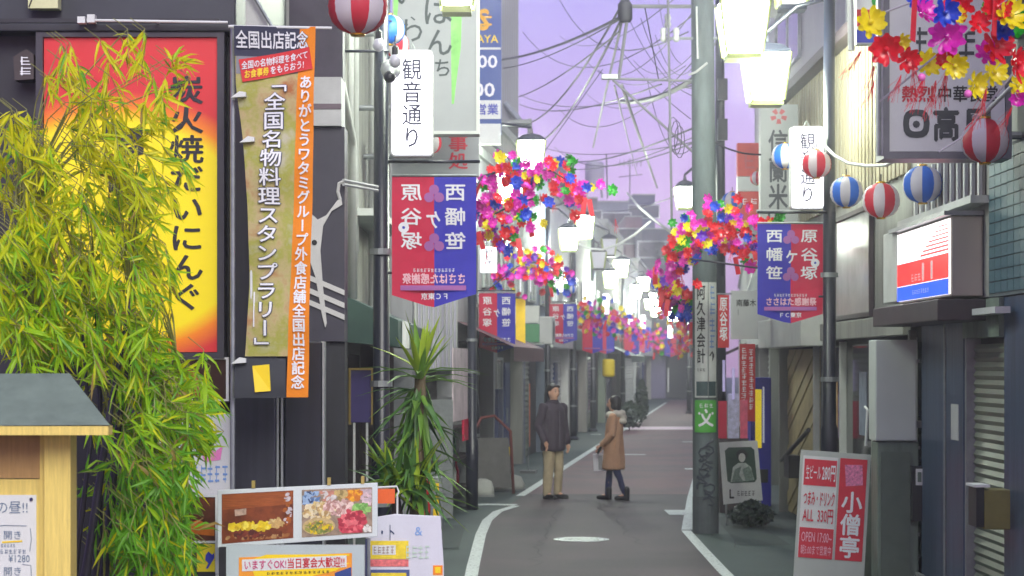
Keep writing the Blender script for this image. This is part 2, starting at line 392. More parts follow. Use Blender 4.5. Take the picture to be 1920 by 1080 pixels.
part('drainpipe', MB().tube([RAF.p(19.72, 0, .06), RAF.p(19.72, 2.4, .06)], .04, 10), GREYW, b, True)
for z in (.5, 1.3, 2.1): part('pipe_clip', MB().rect(RAF, 19.66, z, 19.78, z + .03, .0, .11), STEEL, b)
part('conduit', MB().tube([RAF.p(18.4, 0, .025), RAF.p(18.4, 1.2, .025), RAF.p(18.4, 2.55, .025)], .015, 6), STEEL, b)
fb(b, 'notice', OFFW, RAF, 17.8, 18.1, 1.45, 1.75, .031, .036)
fb(b, 'column_base', CONC, RAF, 17.6, 19.57, 0, .18, .031, .06)
# right: glass-fronted shop with diagonal planks, tan siding above
b = thing('plank_shop_building', 'shop with diagonal pale planks, dark glass front and tan ribbed upper storey on the right', 'building', (3.76, 25, 0))
fb(b, 'wall', GREYW, RAF, 20.02, 30, 2.5, 5.66, -5, 0)
fb(b, 'recess_wall', BROWN, RAF, 20.02, 30, 0, 2.5, -5, -.2)
fb(b, 'fascia', OFFW, RAF, 25.6, 30, 2.30, 2.68, .001, .3, .01)
fb(b, 'fascia', BEIGE, RAF, 20.1, 25.5, 2.36, 2.56, .001, .08, .01)
n_ = 0
for i in range(44):
    u = 20.1 + i * .222
    fb(b, 'siding_strip', TAN, RAF, u, u + .14 + .03 * (i % 2), 3.9, 5.62, .001, .035)
fb(b, 'eave', BROWN, RAF, 20.02, 30, 5.63, 5.75, .001, .18)
window(b, RAF, 22.1, 24.7, 2.58, 3.75, BROWN, mat('curtained_glass', (172, 168, 166), 0.15, 0.25, 1.2), 0, .03)
fb(b, 'glass_front', GLASSD, RAF, 20.3, 26.7, 0.25, 2.3, -.2, -.1)
for u in (20.3, 22.4, 24.6, 26.75): fb(b, 'door_frame', OFFW, RAF, u, u + .12, 0, 2.34, -.098, -.03)
for u, z0, z1, m_ in ((20.9, 1.2, 1.9, OFFW), (21.6, 1.0, 1.5, mat('faded_poster', (170, 120, 110), .6, .3, 8)), (23.2, 1.3, 2.0, mat('faded_poster_b', (120, 130, 150), .6, .3, 8)), (25.3, 1.1, 1.9, mat('warm_poster', (190, 150, 100), .6, .3, 8))):
    fb(b, 'window_poster', m_, RAF, u, u + .5, z0, z1, -.1, -.095)
fb(b, 'plinth', CONC, RAF, 20.3, 26.9, 0, .25, -.098, -.05)
def clipz(p, lo, hi):
    for s_, lim in ((1, lo), (-1, -hi)):
        o = []
        for i in range(len(p)):
            a, b_ = p[i - 1], p[i]; fa, fb_ = s_ * a[1] - lim, s_ * b_[1] - lim
            if (fa < 0) != (fb_ < 0):
                k = fa / (fa - fb_); o.append((a[0] + (b_[0] - a[0]) * k, a[1] + (b_[1] - a[1]) * k))
            if fb_ >= 0: o.append(b_)
        p = o
        if not p: break
    return p
for i in range(16):   # diagonal planks
    z = -.95 + i * .21
    a = clipz([(26.95, z + 1.0), (30, z), (30, z + .185), (26.95, z + 1.185)], .02, 2.28)
    if len(a) < 3: continue
    part('plank', MB().poly(RAF, a, -.19, -.13 + .01 * (i % 3)), PLANKM, b)
part('handrail', MB().tube([RAF.p(26.9, 1.25, .02), RAF.p(29.6, .75, .02)], .03), BLACKP, b)
fb(b, 'switch_box', BLACKP, RAF, 28.6, 29.1, .55, .85, -.1, .05)

b = thing('tall_grey_building', 'plain grey wall rising above the tan ribbed shop on the right', 'building', (4.5, 32, 0))
FR2 = Met((4.55, 0, 0), (0, 1, 0), (0, 0, 1), (-1, 0, 0))
fb(b, 'wall', mat('pale_grey_wall', (150, 146, 152), 0.8, 0.1, 1.5, 0.1), FR2, 22, 40, 5.8, 11, -6, 0)
fb(b, 'lower_wall', GREYW, FR2, 30.2, 40, 0, 5.8, -6, -.3)
window(b, FR2, 33.5, 36.5, 6.9, 8.0, STEEL, GLASSD, 1, .03)
fb(b, 'hood', OFFW, FR2, 33.2, 36.8, 8.05, 8.15, .001, .3)
part('wall_pipe', MB().tube([FR2.p(28.5, 5.8, .06), FR2.p(28.5, 11, .06)], .04), OFFW, b)

# far right row
def shop(name, fr, u0, u1, h, label, wallm, lowm, style, side=None, dep=6):
    o = fr.p((u0 + u1) / 2, 0, 0)
    b = thing(name, label, 'building', o)
    fb(b, 'wall', wallm, fr, u0, u1, 2.45, h, -dep, 0)
    fb(b, 'recess_wall', lowm, fr, u0, u1, 0, 2.45, -dep, -.25)
    fb(b, 'pillar', wallm, fr, u0, u0 + .3, 0, 2.45, -.249, 0); fb(b, 'pillar', wallm, fr, u1 - .3, u1, 0, 2.45, -.249, 0)
    fb(b, 'parapet', CONC, fr, u0 - .03, u1 + .03, h, h + .15, -dep - .05, .08)
    L = u1 - u0
    nw = max(1, int(L / 2.6))
    for fl in range(int((h - 2.9) / 2.4) or 1):
        for i in range(nw):
            c = u0 + L * (i + .5) / nw; z = 3.4 + fl * 2.4
            if z + 1.0 < h: window(b, fr, c - .75, c + .75, z, z + 1.05, STEEL, GLASSD, 1, .03)
    if 's' in style: slats(b, 'shutter_slat', SHUT, fr, u0 + .35, u0 + L * .55, 0.02, 2.3, .12, -.22, .03)
    if 'S' in style: slats(b, 'shutter_slat', OFFW, fr, u0 + .35, u1 - .35, 0.02, 2.3, .12, -.22, .03)
    if 'd' in style:
        dr = fb(b, 'door', NAVY, fr, u0 + L * .6, u0 + L * .6 + .9, 0, 2.1, -.24, -.16)
        part('handle', MB().tube([fr.p(u0 + L * .6 + .1, .9, -.13), fr.p(u0 + L * .6 + .1, 1.2, -.13)], .015), STEEL, dr)
    if 'g' in style:
        window(b, fr, u0 + .4, u0 + L * .55, .5, 2.2, STEEL, GLASSD, 1, -.2)
    if 'a' in style:
        a = MB(); a.add([fr.p(u0 + .1, 2.75, .002), fr.p(u1 - .1, 2.75, .002), fr.p(u1 - .1, 2.35, .9), fr.p(u0 + .1, 2.35, .9), fr.p(u1 - .1, 2.12, .9), fr.p(u0 + .1, 2.12, .9)], [(0, 1, 2, 3), (3, 2, 4, 5)])
        part('awning', a, side or MAROON, b)
    if 'f' in style: fb(b, 'fascia', side or OFFW, fr, u0 + .1, u1 - .1, 2.46, 3.0, .002, .12, .01)
    if 'c' in style:
        for i in range(int(L / .24)):
            fb(b, 'curtain_strip', CURT if i % 2 else OFFW, fr, u0 + .2 + i * .24, u0 + .36 + i * .24, 2.0, 3.5, .002, .03)
    if 'x' in style:
        ac = fb(b, 'air_conditioner', OFFW, fr, u0 + L * .3, u0 + L * .3 + .8, 2.5 if 'f' not in style else 3.05, 3.1 if 'f' not in style else 3.6, .13, .45, .02)
        part('fan_grille', MB().poly(fr, [(u0 + L * .3 + .35 + .22 * math.cos(k * .524), (2.8 if 'f' not in style else 3.33) + .22 * math.sin(k * .524)) for k in range(12)], .451, .46), BLACKP, ac)
    return b
shop('corner_shop', RF, 0.02, 7, 5.2, 'low shop with posters and red flags beyond the utility pole on the right', GREYW, BROWN, 'f')
shop('row_shop', RF, 7.05, 18, 6.4, 'second shop beyond the plank shop on the right side, mostly hidden', mat('warm_grey', (132, 126, 126), .8, .12, 2), BROWN, 'Sf')
shop('row_shop', RF, 18.05, 34, 6.0, 'third shop on the right side, behind the utility pole', GREYW, BROWN, 'gf')
shop('row_shop', RF, 34.05, 62, 6.6, 'far shop on the right side near the dark end of the street', BEIGE, BROWN, 'Sa')
shop('row_shop', RF, 62.05, 88, 6.2, 'last shop on the right before the dark building closing the street', GREYW, BROWN, 'sd')

# far left row
PALE = mat('pale_siding', (146, 147, 152), .6, .12, 2, stretch=(4, 4, .2))
shop('curtain_shop', LF, -2.4, 2.2, 6.0, 'pale shop with lavender striped curtain strips behind the yucca', PALE, BROWN, 'cg')
shop('awning_shop', LF, 2.25, 8.0, 5.6, 'shop with a maroon awning left of the man', PALE, BROWN, 'adx', MAROON)
shop('blue_door_shop', LF, 8.05, 13.5, 6.4, 'shop with navy door beside the man, below the second banner', GREYW, BROWN, 'dfg', OFFW)
shop('dark_shop', LF, 13.55, 19.5, 6.6, 'dark shutter shop between the man and the woman', mat('grey_blue_wall', (112, 120, 136), .7, .15, 2), BROWN, 'sx')
shop('white_shop', LF, 19.55, 26.5, 6.2, 'white shuttered shop behind the two dark posts at mid street', OFFW, OFFW, 'Sfd', OFFW)
shop('row_shop', LF, 26.55, 34, 6.0, 'small shop behind the yellow paper lantern', BEIGE, BROWN, 'gfd', DKGREEN)
shop('row_shop', LF, 34.05, 44, 6.6, 'greenish shop past the yellow paper lantern', mat('moss_wall', (112, 124, 110), .8, .15, 2), BROWN, 'sgx')
shop('row_shop', LF, 44.05, 57, 7.0, 'grey shop beyond the dark shrub on the left side', GREYW, BROWN, 'gaf', DKGREEN)
shop('row_shop', LF, 57.05, 72, 6.4, 'pale shop near the far end on the left side', PALE, BROWN, 'Sx')
shop('row_shop', LF, 72.05, 90, 7.0, 'last shop on the left before the street closes', BEIGE, BROWN, 'sfd')

# end of the street
EF = Cam(124)
b = thing('end_building', 'dark building with closed shutters closing the far end of the street', 'building', G(1270, 124))
fb(b, 'wall', mat('dark_grey_wall', (46, 48, 58), .8, .15, 1), EF, 1190, 1345, 800, 545, -8, 0)
fb(b, 'dark_shutter', mat('dark_shutter', (36, 38, 46), .5, .2, 2), EF, 1254, 1330, 747, 662, .001, .1)
lit = fb(b, 'pale_shutter', mat('purple_lit_shutter', (98, 92, 124), .5, .1, 2), EF, 1216, 1248, 747, 662, .001, .1)  # purple light on this shutter is put into its lavender colour
fb(b, 'gate_post', OFFW, EF, 1251, 1254, 735, 690, .001, .2)
fb(b, 'canopy', BROWN, EF, 1205, 1335, 660, 652, .001, 1.2)
# distant silhouettes
def far(name, label, d, x0, x1, yt, m, extra=None):
    f = Cam(d); b = thing(name, label, 'building', G((x0 + x1) / 2, d))
    fb(b, 'wall', m, f, x0, x1, 680 + FPX * CH / d, yt, -12, 0)
    fb(b, 'roof_edge', CONC, f, x0 - 1, x1 + 1, yt, yt - 2, -12.2, .3)
    k = FPX / d
    for i in range(2):
        for j in range(3):
            cx = x0 + (x1 - x0) * (i + .5) / 2; cy = yt + (1.8 + j * 2.8) * k
            o = part('window', MB().rect(f, cx - .8 * k, cy, cx + .8 * k, cy - 1.1 * k, .001, .05), STEEL, b)
            part('pane', MB().rect(f, cx - .7 * k, cy - .1 * k, cx + .7 * k, cy - 1.0 * k, .051, .06), GLASSD, o)
    return b
BLG = mat('blue_grey_far', (72, 78, 104), .8, .12, .5)
b = far('far_building', 'blue-grey flat block below the purple sky, left of the brick block', 150, 1118, 1178, 379, BLG)
far('far_building', 'dark blue block directly below the rooftop antenna', 162, 1186, 1228, 366, mat('dark_blue_far', (48, 54, 86), .8, .12, .5))
far('far_building', 'narrow reddish brick block between two dark blocks far away', 140, 1172, 1204, 407, mat('brick_far', (104, 66, 76), .8, .15, .5))
far('far_building', 'wide dark block behind the far lamps at the end', 132, 1204, 1262, 430, mat('dark_far', (48, 48, 64), .8, .12, .5))
far('far_building', 'grey slanting block behind the left flower spray', 92, 985, 1062, 300, mat('mid_grey_far', (84, 84, 98), .8, .12, .5))
far('far_building', 'grey block carrying the round water tank', 130, 1062, 1120, 372, mat('mid_grey_far2', (72, 74, 90), .8, .12, .5))
f = Cam(131)
t = thing('water_tank', 'round rooftop water tank against the purple sky', 'water tank', f.p(1115, 371))
k = 131 / FPX
for sx in (-14, 14): part('leg', MB().tube([f.p(1115 + sx, 371), f.p(1115 + sx * .9, 350)], .08), STEEL, t)
part('cylinder', MB().lathe(f.p(1115, 352), [(0, 0), (18 * k, 0), (18 * k, 44 * k), (14 * k, 48 * k), (0, 49 * k)], 20), mat('tank_grey', (126, 122, 140), .5, .1, 2), t)
t = thing('rooftop_antenna', 'spidery television antenna on the dark blue block', 'antenna', Cam(163).p(1181, 366))
f = Cam(163)
part('mast', MB().tube([f.p(1181, 366), f.p(1181, 297)], .05, 5), CABLE, t)
mb = MB()
for y_ in (305, 329): mb.tube([f.p(1160, y_ + 3), f.p(1205, y_ - 2)], .035, 5)
for x_ in range(1162, 1204, 8): mb.tube([f.p(x_, 300), f.p(x_, 312)], .03, 4)
part('element', mb, CABLE, t)
t = thing('rooftop_mast', 'thin plain mast beside the round water tank', 'antenna', Cam(131).p(1139, 372))
part('mast', MB().tube([Cam(131).p(1139, 372), Cam(131).p(1137, 288)], .05, 5), CABLE, t)

# left, near: beige building with drainpipes
b = thing('beige_building', 'beige building with drainpipes and small green canopy behind the left lamp post', 'building', (-1.62, 22, 0))
fb(b, 'wall', BEIGE, LAF, 17.2, 28.4, 2.55, 9.5, -5, 0)
fb(b, 'recess_wall', BROWN, LAF, 17.2, 28.4, 0, 2.55, -5, -.4)
fb(b, 'corner_post', BLACKP, LAF, 17.2, 17.5, 0, 2.55, -.399, 0)
part('canopy', MB().add([LAF.p(20, 2.75, .002), LAF.p(28, 2.75, .002), LAF.p(28, 2.5, .55), LAF.p(20, 2.5, .55), LAF.p(28, 2.25, .56), LAF.p(20, 2.25, .56), LAF.p(20, 2.3, .002), LAF.p(28, 2.3, .002)], [(0, 1, 2, 3), (3, 2, 4, 5), (0, 3, 5, 6), (1, 7, 4, 2), (5, 4, 7, 6)]), DKGREEN, b)
fb(b, 'white_tag', WHITE, LAF, 20.6, 21.2, 2.24, 2.5, .561, .6)
for u, r_, z0 in ((18.9, .035, 2.6), (20.5, .03, 2.6), (21.2, .03, 3.2), (23.6, .04, 2.6)):
    part('drainpipe', MB().tube([LAF.p(u, z0, .07), LAF.p(u, 9.4, .07)], r_, 10), OFFW, b, True)
part('drainpipe', MB().tube([LAF.p(18.0, 4.9, .1), LAF.p(18.4, 4.75, .1), LAF.p(20, 4.2, .12), LAF.p(20.15, 4.1, .12), LAF.p(20.15, 2.7, .12)], .04, 10), OFFW, b, True)
window(b, LAF, 24.5, 26.5, 3.5, 5.0, STEEL, GLASSD, 1, .03)
fb(b, 'balcony_rail', OFFW, LAF, 21, 24.4, 3.55, 3.62, .001, .35)
fb(b, 'display_window', mat('purple_poster', (66, 56, 110), .4, .3, 3), LAF, 21, 24.5, .9, 2.1, -.399, -.36)
for u in (21.0, 22.7, 24.4): fb(b, 'window_post', mat('brass', (150, 130, 70), .4, .1, metal=.5), LAF, u, u + .08, .5, 2.1, -.358, -.32)
fb(b, 'door', GLASSD, LAF, 25.2, 27.4, .02, 2.2, -.399, -.34)

t = thing('framed_poster', 'purple poster in a brass frame in the dark shopfront left of the yucca', 'poster', P(677, 800, 19.2))
fq = Cam(19.2)
part('poster', MB().rect(fq, 658, 792, 696, 694, -.03, 0), MATS['purple_poster'], t)
part('frame', MB().rect(fq, 654, 796, 658, 690, -.03, .02).rect(fq, 696, 796, 700, 690, -.03, .02).rect(fq, 658, 694, 696, 690, -.03, .02), MATS['brass'], t)
part('leg', MB().rect(fq, 686, 680 + FPX * CH / 19.2, 690, 793, -.03, 0), OFFW, t); part('leg', MB().rect(fq, 662, 680 + FPX * CH / 19.2, 666, 793, -.03, 0), OFFW, t)
# tower with the blue price sign
TF = Cam(44.7)
b = thing('ribbed_tower', 'grey vertically ribbed tower behind the blue price sign', 'building', TF.p(930, 263))
fb(b, 'wall', GREYW, TF, 880, 972, 263, -160, -5.5, 0)
for i in range(9): fb(b, 'rib', mat('rib_grey', (134, 134, 146), .6, .1, 3), TF, 936 + i * 4.2, 938.6 + i * 4.2, 262, -160, .001, .09)
fb(b, 'ledge', CONC, TF, 900, 996, 236, 229, .001, .5)
part('bracket', MB().tube([TF.p(948, 195, .1), TF.p(975, 229, .3)], .06), STEEL, b)
part('post', MB().tube([TF.p(993, 266, .3), TF.p(993, 226, .3)], .05), STEEL, b)
# ------------------------------------------------------------------ street lamps
FRAMEM = mat('lamp_frame_green', (150, 160, 96), .4, .1, 6)
def lamp_head(parent, c, wd, lit=True):
    """c: centre of the lamp's bottom; inverted truncated pyramid of four glass panes in a frame"""
    h = wd * 1.12; t0, t1 = wd * .36, wd * .5
    hd = part('lamp_head', MB().lathe(c + Vector((0, 0, h)), [(t1 * 1.44, -.01), (t1 * 1.44, .02), (t1 * .9, .09), (.05, .13), (.03, .2)], 4), POLEM, parent)
    # lathe with 4 sides is a diamond: rotate its vertices by 45 degrees
    o = c - ORG[parent]
    for v in hd.data.vertices:
        dx, dy = v.co.x - o.x, v.co.y - o.y; v.co.x = o.x + (dx - dy) * .7071; v.co.y = o.y + (dx + dy) * .7071
    g = LITG if lit else UNLITG
    q = .012
    for i in range(4):
        a = math.pi / 2 * i; ca, sa = math.cos(a), math.sin(a)
        def rot(x, y, z): return c + Vector((x * ca - y * sa, x * sa + y * ca, z))
        part('glass_panel', MB().add([rot(-t0 + q, -t0, .03), rot(t0 - q, -t0, .03), rot(t1 - q, -t1, h - .015), rot(-t1 + q, -t1, h - .015)], [(0, 1, 2, 3)]), g, hd)
        part('corner_bar', MB().tube([rot(-t0, -t0, .02), rot(-t1, -t1, h)], .022, 4), FRAMEM, hd)
    bt = MB().box(c.x - t0, c.x + t0, c.y - t0, c.y + t0, c.z - .03, c.z + .025)
    part('bottom_plate', bt, FRAMEM if lit else POLEM, hd)  # lit lamps get a paler plate: their glow is put into its colour
    return hd
def lamp_post(label, px, d, r, top_py, heads, arms=(), name='street_lamp'):
    b = G(px, d); t = thing(name, label, 'street lamp', b, 'lamp posts along the street')
    top = P(px, top_py, d).z
    part('pole', MB().tube([b, b + Vector((0, 0, 1.4)), b + Vector((0, 0, 1.45)), b + Vector((0, 0, top))], [r * 1.25, r * 1.25, r, r * .8], 14), POLEM, t, True)
    part('base_collar', MB().lathe(b, [(r * 1.9, 0), (r * 1.9, .05), (r * 1.35, .1), (r * 1.3, .02)], 14), POLEM, t)
    for z in (.9, 1.9, 3.0):
        part('band', MB().lathe(b + Vector((0, 0, z)), [(r * 1.3, 0), (r * 1.3, .05), (r * .9, .05)], 14), STEEL, t)
    for hx, hy, wd, lit, dd in heads:
        c = P(hx, hy, d + dd); h = wd * 1.12
        hd = lamp_head(t, c, wd, lit)
        tp = c + Vector((0, 0, h + .19)); mid = Vector((b.x, b.y, tp.z + .35))
        mid.z = min(mid.z, top)
        part('arm', MB().tube([mid, mid.lerp(tp, .5) + Vector((0, 0, .12)), tp + Vector((0, 0, .04)), tp], .025, 8), POLEM, t, True)
    for ax0, ax1, ay, rr in arms:
        part('banner_arm', MB().tube([P(ax0, ay, d - .0), P(ax1, ay, d - .05)], rr, 8), POLEM, t, True)
    return t
lamp_post('dark lamp post on the left carrying the glowing four-character sign and mirrored banner', 715, 17.8, .072, -260, [(857, 20, .33, True, -.3), (905, -85, .5, True, .3)], [(600, 730, 96, .012), (715, 900, 303, .014), (715, 745, 512, .01)])
lamp_post('dark lamp post on the right between the striped lanterns, carrying the red and blue banner', 1555, 22.5, .072, -200, [(1393, 108, .5, True, -.3), (1436, 194, .47, True, .4), (1485, 16, .4, False, 1.0)], [(1420, 1565, 398, .014), (1535, 1565, 556, .012)])
t = thing('dark_post', 'plain dark post standing beside the curving white road line', 'post', G(885, 30.5))
part('pole', MB().tube([G(885, 30.5), G(885, 30.5) + Vector((0, 0, 1.0)), G(885, 30.5) + Vector((0, 0, 1.02)), P(885, 300, 30.5)], [.09, .09, .072, .06], 14), POLEM, t, True)
for y_ in (640, 700): part('band', MB().lathe(P(885, y_, 30.5), [(.08, 0), (.08, .04), (.06, .04)], 14), STEEL, t)
lamp_post('lamp post whose pair of lit lanterns shines through the left flower spray', 889, 34.6, .07, 250, [(957, 386, .46, True, 0), (996, 324, .46, True, .4)], [(884, 966, 545, .014)])
lamp_post('lamp post behind the man with two lit lanterns above the small flower spray', 1027, 48.6, .07, 390, [(1067, 471, .46, True, 0), (1096, 446, .45, True, .5)], [(1027, 1085, 566, .014)])
lamp_post('dark lamp post just left of the woman with lanterns switched off', 1075, 58, .08, 420, [(1122, 505, .42, False, 0), (1142, 480, .42, False, .5)], [(1075, 1130, 590, .014)])
lamp_post('slim lamp post above the woman with two lit lanterns', 1112, 65, .075, 440, [(1146, 541, .46, True, 0), (1165, 519, .46, True, .5)], [(1112, 1150, 600, .014)])
lamp_post('lamp post past the yellow lantern with a close pair of small lit lanterns', 1168, 82, .08, 520, [(1193, 560, .46, True, 0), (1207, 545, .46, True, .5)], [(1168, 1200, 612, .016)])
lamp_post('far lamp post with a cluster of four small lit lanterns', 1196, 100, .08, 540, [(1217, 580, .42, True, 0), (1237, 583, .42, True, .4), (1227, 594, .36, True, -.6), (1224, 566, .36, True, .8)], [(1196, 1225, 618, .016)])
lamp_post('farthest lamp post on the right with one warm lit lantern', 1292, 88, .08, 545, [(1262, 603, .5, True, 0), (1275, 580, .36, True, .6)], [(1292, 1240, 622, .016)])
lamp_post('lamp post hidden by the utility pole with one bright lantern showing', 1345, 40, .075, 250, [(1284, 391, .36, True, 0)], [])

# ------------------------------------------------------------------ glowing street-name signs
def name_sign(label, x0, y0, x1, y1, d, lettered=True, lit=LITSIGN):
    f = Cam(d); t = thing('street_name_sign', label, 'light box', f.p((x0 + x1) / 2, y1), 'glowing street name signs')
    rr = (x1 - x0) * .09; a = []
    for cx, cy, a0 in ((x1 - rr, y0 + rr, -90), (x1 - rr, y1 - rr, 0), (x0 + rr, y1 - rr, 90), (x0 + rr, y0 + rr, 180)):
        for k in range(4):
            th = math.radians(a0 + 30 * k); a.append((cx + rr * math.cos(th), cy + rr * math.sin(th)))
    part('housing', MB().poly(f, [(u, v) for u, v in a], -.16, -.001), OFFW, t)
    ins = [((u - (x0 + x1) / 2) * .95 + (x0 + x1) / 2, (v - (y0 + y1) / 2) * .975 + (y0 + y1) / 2) for u, v in a]
    part('lit_face', MB().poly(f, ins, 0, .012), lit, t)
    mx = (x0 + x1) / 2
    part('hook', MB().tube([f.p(mx - 6, y0, -.08), f.p(mx, y0 - 14 * 17.5 / d, -.08), f.p(mx + 6, y0, -.08)], .008, 6), STEEL, t)
    if lettered:
        w_ = (x1 - x0) * .24; h_ = y1 - y0
        letters(t, f, '観音通り', mx - w_, y1 - h_ * .07, mx + w_, y0 + h_ * .08, mat('sign_letter', (60, 62, 84), .6, 0), vertical=True, w=.015, bold=.012)
    return t
name_sign('glowing white street-name sign on the left lamp post, above the mirrored banner', 733, 93, 812, 293, 17.5)
name_sign('glowing white street-name sign on the right, partly hidden by a red striped lantern', 1483, 236, 1545, 392, 22.3)
name_sign('small glowing sign below the left flower spray', 900, 462, 932, 512, 34.3, True)
name_sign('small glowing sign under the second flower spray', 1033, 490, 1056, 548, 48.2, True)
name_sign('small glowing sign above the third flower spray', 1092, 527, 1112, 580, 57.6, False)
name_sign('tiny glowing sign on the slim post above the woman', 1130, 551, 1142, 589, 64.6, False)
name_sign('tiny glowing sign on the post past the yellow lantern', 1173, 574, 1186, 610, 81.6, False)
name_sign('tiny glowing sign on the left of the far lantern cluster', 1201, 591, 1210, 622, 99.6, False)
name_sign('tiny round-topped glowing sign at the right end of the street', 1252, 610, 1262, 634, 87.6, False)

# ------------------------------------------------------------------ red and blue street banners
BRED = mat('banner_red_cloth', (206, 40, 76), .75, .08, 8, trans=.25)
BBLUE = mat('banner_blue_cloth', (62, 58, 182), .75, .08, 8, trans=.25)
BPALE = mat('banner_pale_print', (160, 96, 160), .75, 0)
def banner(label, x0, y0, x1, y1, d, mirror, detail=2, sway=.03):
    f0 = Cam(d); t = thing('street_banner', label, 'banner', f0.p((x0 + x1) / 2, y1), 'red and blue street banners')
    W_ = x1 - x0; Hh = y1 - y0
    class Cl:     # cloth with a soft wave
        def p(s, u, v, w=0.0):
            a = (u - x0) / W_; b = (v - y0) / Hh
            return f0.p(u, v, w + sway * b * math.sin(a * 5 + b * 3) + sway * .4 * math.sin(b * 7))
    f = Cl(); xm = x0 + W_ * .5
    def cloth(xa, xb, m, nm):
        mb = MB(); n1, n2 = 5, 10
        def low(u): return y1 - abs(u - (x0 + W_ * .48)) / W_ * Hh * .2
        for i in range(n1):
            ua = xa + (xb - xa) * i / n1; ub = xa + (xb - xa) * (i + 1) / n1
            for j in range(n2):
                q = [f.p(ua, y0 + (low(ua) - y0) * j / n2), f.p(ub, y0 + (low(ub) - y0) * j / n2), f.p(ub, y0 + (low(ub) - y0) * (j + 1) / n2), f.p(ua, y0 + (low(ua) - y0) * (j + 1) / n2)]
                mb.add(q, [(0, 1, 2, 3)])
        return part(nm, mb, m, t, True)
    cloth(x0, xm, BRED if mirror else BBLUE, 'cloth_half'); cloth(xm, x1, BBLUE if mirror else BRED, 'cloth_half')
    part('top_rod', MB().tube([f.p(x0, y0 - 2), f.p(x1, y0 - 2)], .012, 6), STEEL, t)
    def fit(tx, a, b, c, e, m, **k):   # a..b from the reading left edge, c..e from the top, as fractions
        ua, ub = (x0 + W_ * a, x0 + W_ * b) if not mirror else (x1 - W_ * a, x1 - W_ * b)
        letters(t, f, tx, ua, y0 + Hh * e, ub, y0 + Hh * c, m, w=.008, **k)
    if detail:
        for i, ch in enumerate('西幡笹'): fit(ch, .12, .38, .05 + i * .185, .05 + i * .185 + .14, WHINK, bold=.02)
        for i, ch in enumerate('原谷塚'): fit(ch, .64, .9, .05 + i * .185, .05 + i * .185 + .14, WHINK, bold=.02)
        fit('ヶ', .4, .62, .22, .4, WHINK, bold=.02)
    mb = MB()
    def bar(a, b, c, e, w):
        ua, ub = x0 + W_ * a, x0 + W_ * b
        mb.sheet(f, [(ua, y0 + Hh * c), (ub, y0 + Hh * c), (ub, y0 + Hh * e), (ua, y0 + Hh * e)], w)
    bar(.1, .88, .83, .868, .007)
    part('print_bar', mb, BPALE, t)
    if detail > 1:
        scribble(t, f, 12, x0 + W_ * .25, y0 + Hh * .728, x0 + W_ * .75, y0 + Hh * .70, WHINK, w=.008)
        fit('ささはた感謝祭', .12, .88, .735, .82, mat('pink_print', (238, 190, 200), .7, 0), bold=.03)
        scribble(t, f, 16, x0 + W_ * .16, y0 + Hh * .862, x0 + W_ * .84, y0 + Hh * .837, BLUEINK, w=.009)
        fit('ＦＣ東京', .32, .66, .885, .94, WHINK, bold=.02)
        for cyf in (.13, .50):      # faint round emblem
            for q in (0, 1, 2):
                mb = MB(); cu_ = x0 + W_ * (.5 + (.0, -.06, .06)[q]); cv = y0 + Hh * (cyf + (-.03, .03, .03)[q])
                mb.sheet(f, [(cu_ + W_ * .06 * math.cos(k * .5236), cv + W_ * .06 * math.sin(k * .5236)) for k in range(12)], .005 + .0006 * q)
                part('emblem', mb, BPALE, t)
        bx = x0 + W_ * (.14 if mirror else .86); by = y0 + Hh * .39
        part('ball_print', MB().sheet(f, [(bx + W_ * .065 * math.cos(k * .5236), by + W_ * .065 * math.sin(k * .5236)) for k in range(12)], .009), WHINK, t)
        part('ball_print', MB().sheet(f, [(bx + W_ * .02 * math.cos(k * 1.2566), by + W_ * .02 * math.sin(k * 1.2566)) for k in range(5)], .0105), BLUEINK, t)
    elif detail:
        fit('ささはた感謝祭', .12, .88, .735, .82, WHINK, bold=.03)
        fit('ＦＣ東京', .32, .66, .885, .94, WHINK, bold=.02)
    return t
banner('large red and blue banner with mirrored white lettering on the left lamp post', 735, 331, 893, 577, 17.7, True, 2)
banner('red and blue banner with readable lettering on the right lamp post, flowers at its corner', 1420, 420, 1546, 607, 22.6, False, 2)
banner('second banner on the left, beside a narrow yellow banner', 898, 550, 966, 662, 34.5, True, 1)
banner('third banner on the left, above the man', 1030, 570, 1082, 645, 48.5, True, 1)
banner('fourth banner on the left, just right of the third flower spray', 1092, 598, 1130, 663, 57.9, True, 0)
banner('fifth banner on the left, above the yellow paper lantern', 1122, 612, 1152, 664, 64.9, True, 0)
banner('sixth banner on the left, near the far shrub', 1170, 618, 1198, 668, 81.9, True, 0)
banner('seventh and farthest banner on the left', 1198, 622, 1220, 662, 99.9, True, 0)
banner('far banner at the right end of the street', 1246, 626, 1268, 670, 87.9, False, 0)
t = thing('yellow_banner', 'narrow plain yellow banner beside the second red and blue banner', 'banner', Cam(37.2).p(982, 657))
part('cloth', MB().rect(Cam(37.2), 967, 657, 985, 560, -.01, 0), mat('yellow_cloth', (222, 184, 30), .7, .1), t)
part('rod', MB().tube([Cam(37.2).p(940, 557), Cam(37.2).p(990, 557)], .012, 6), STEEL, t)

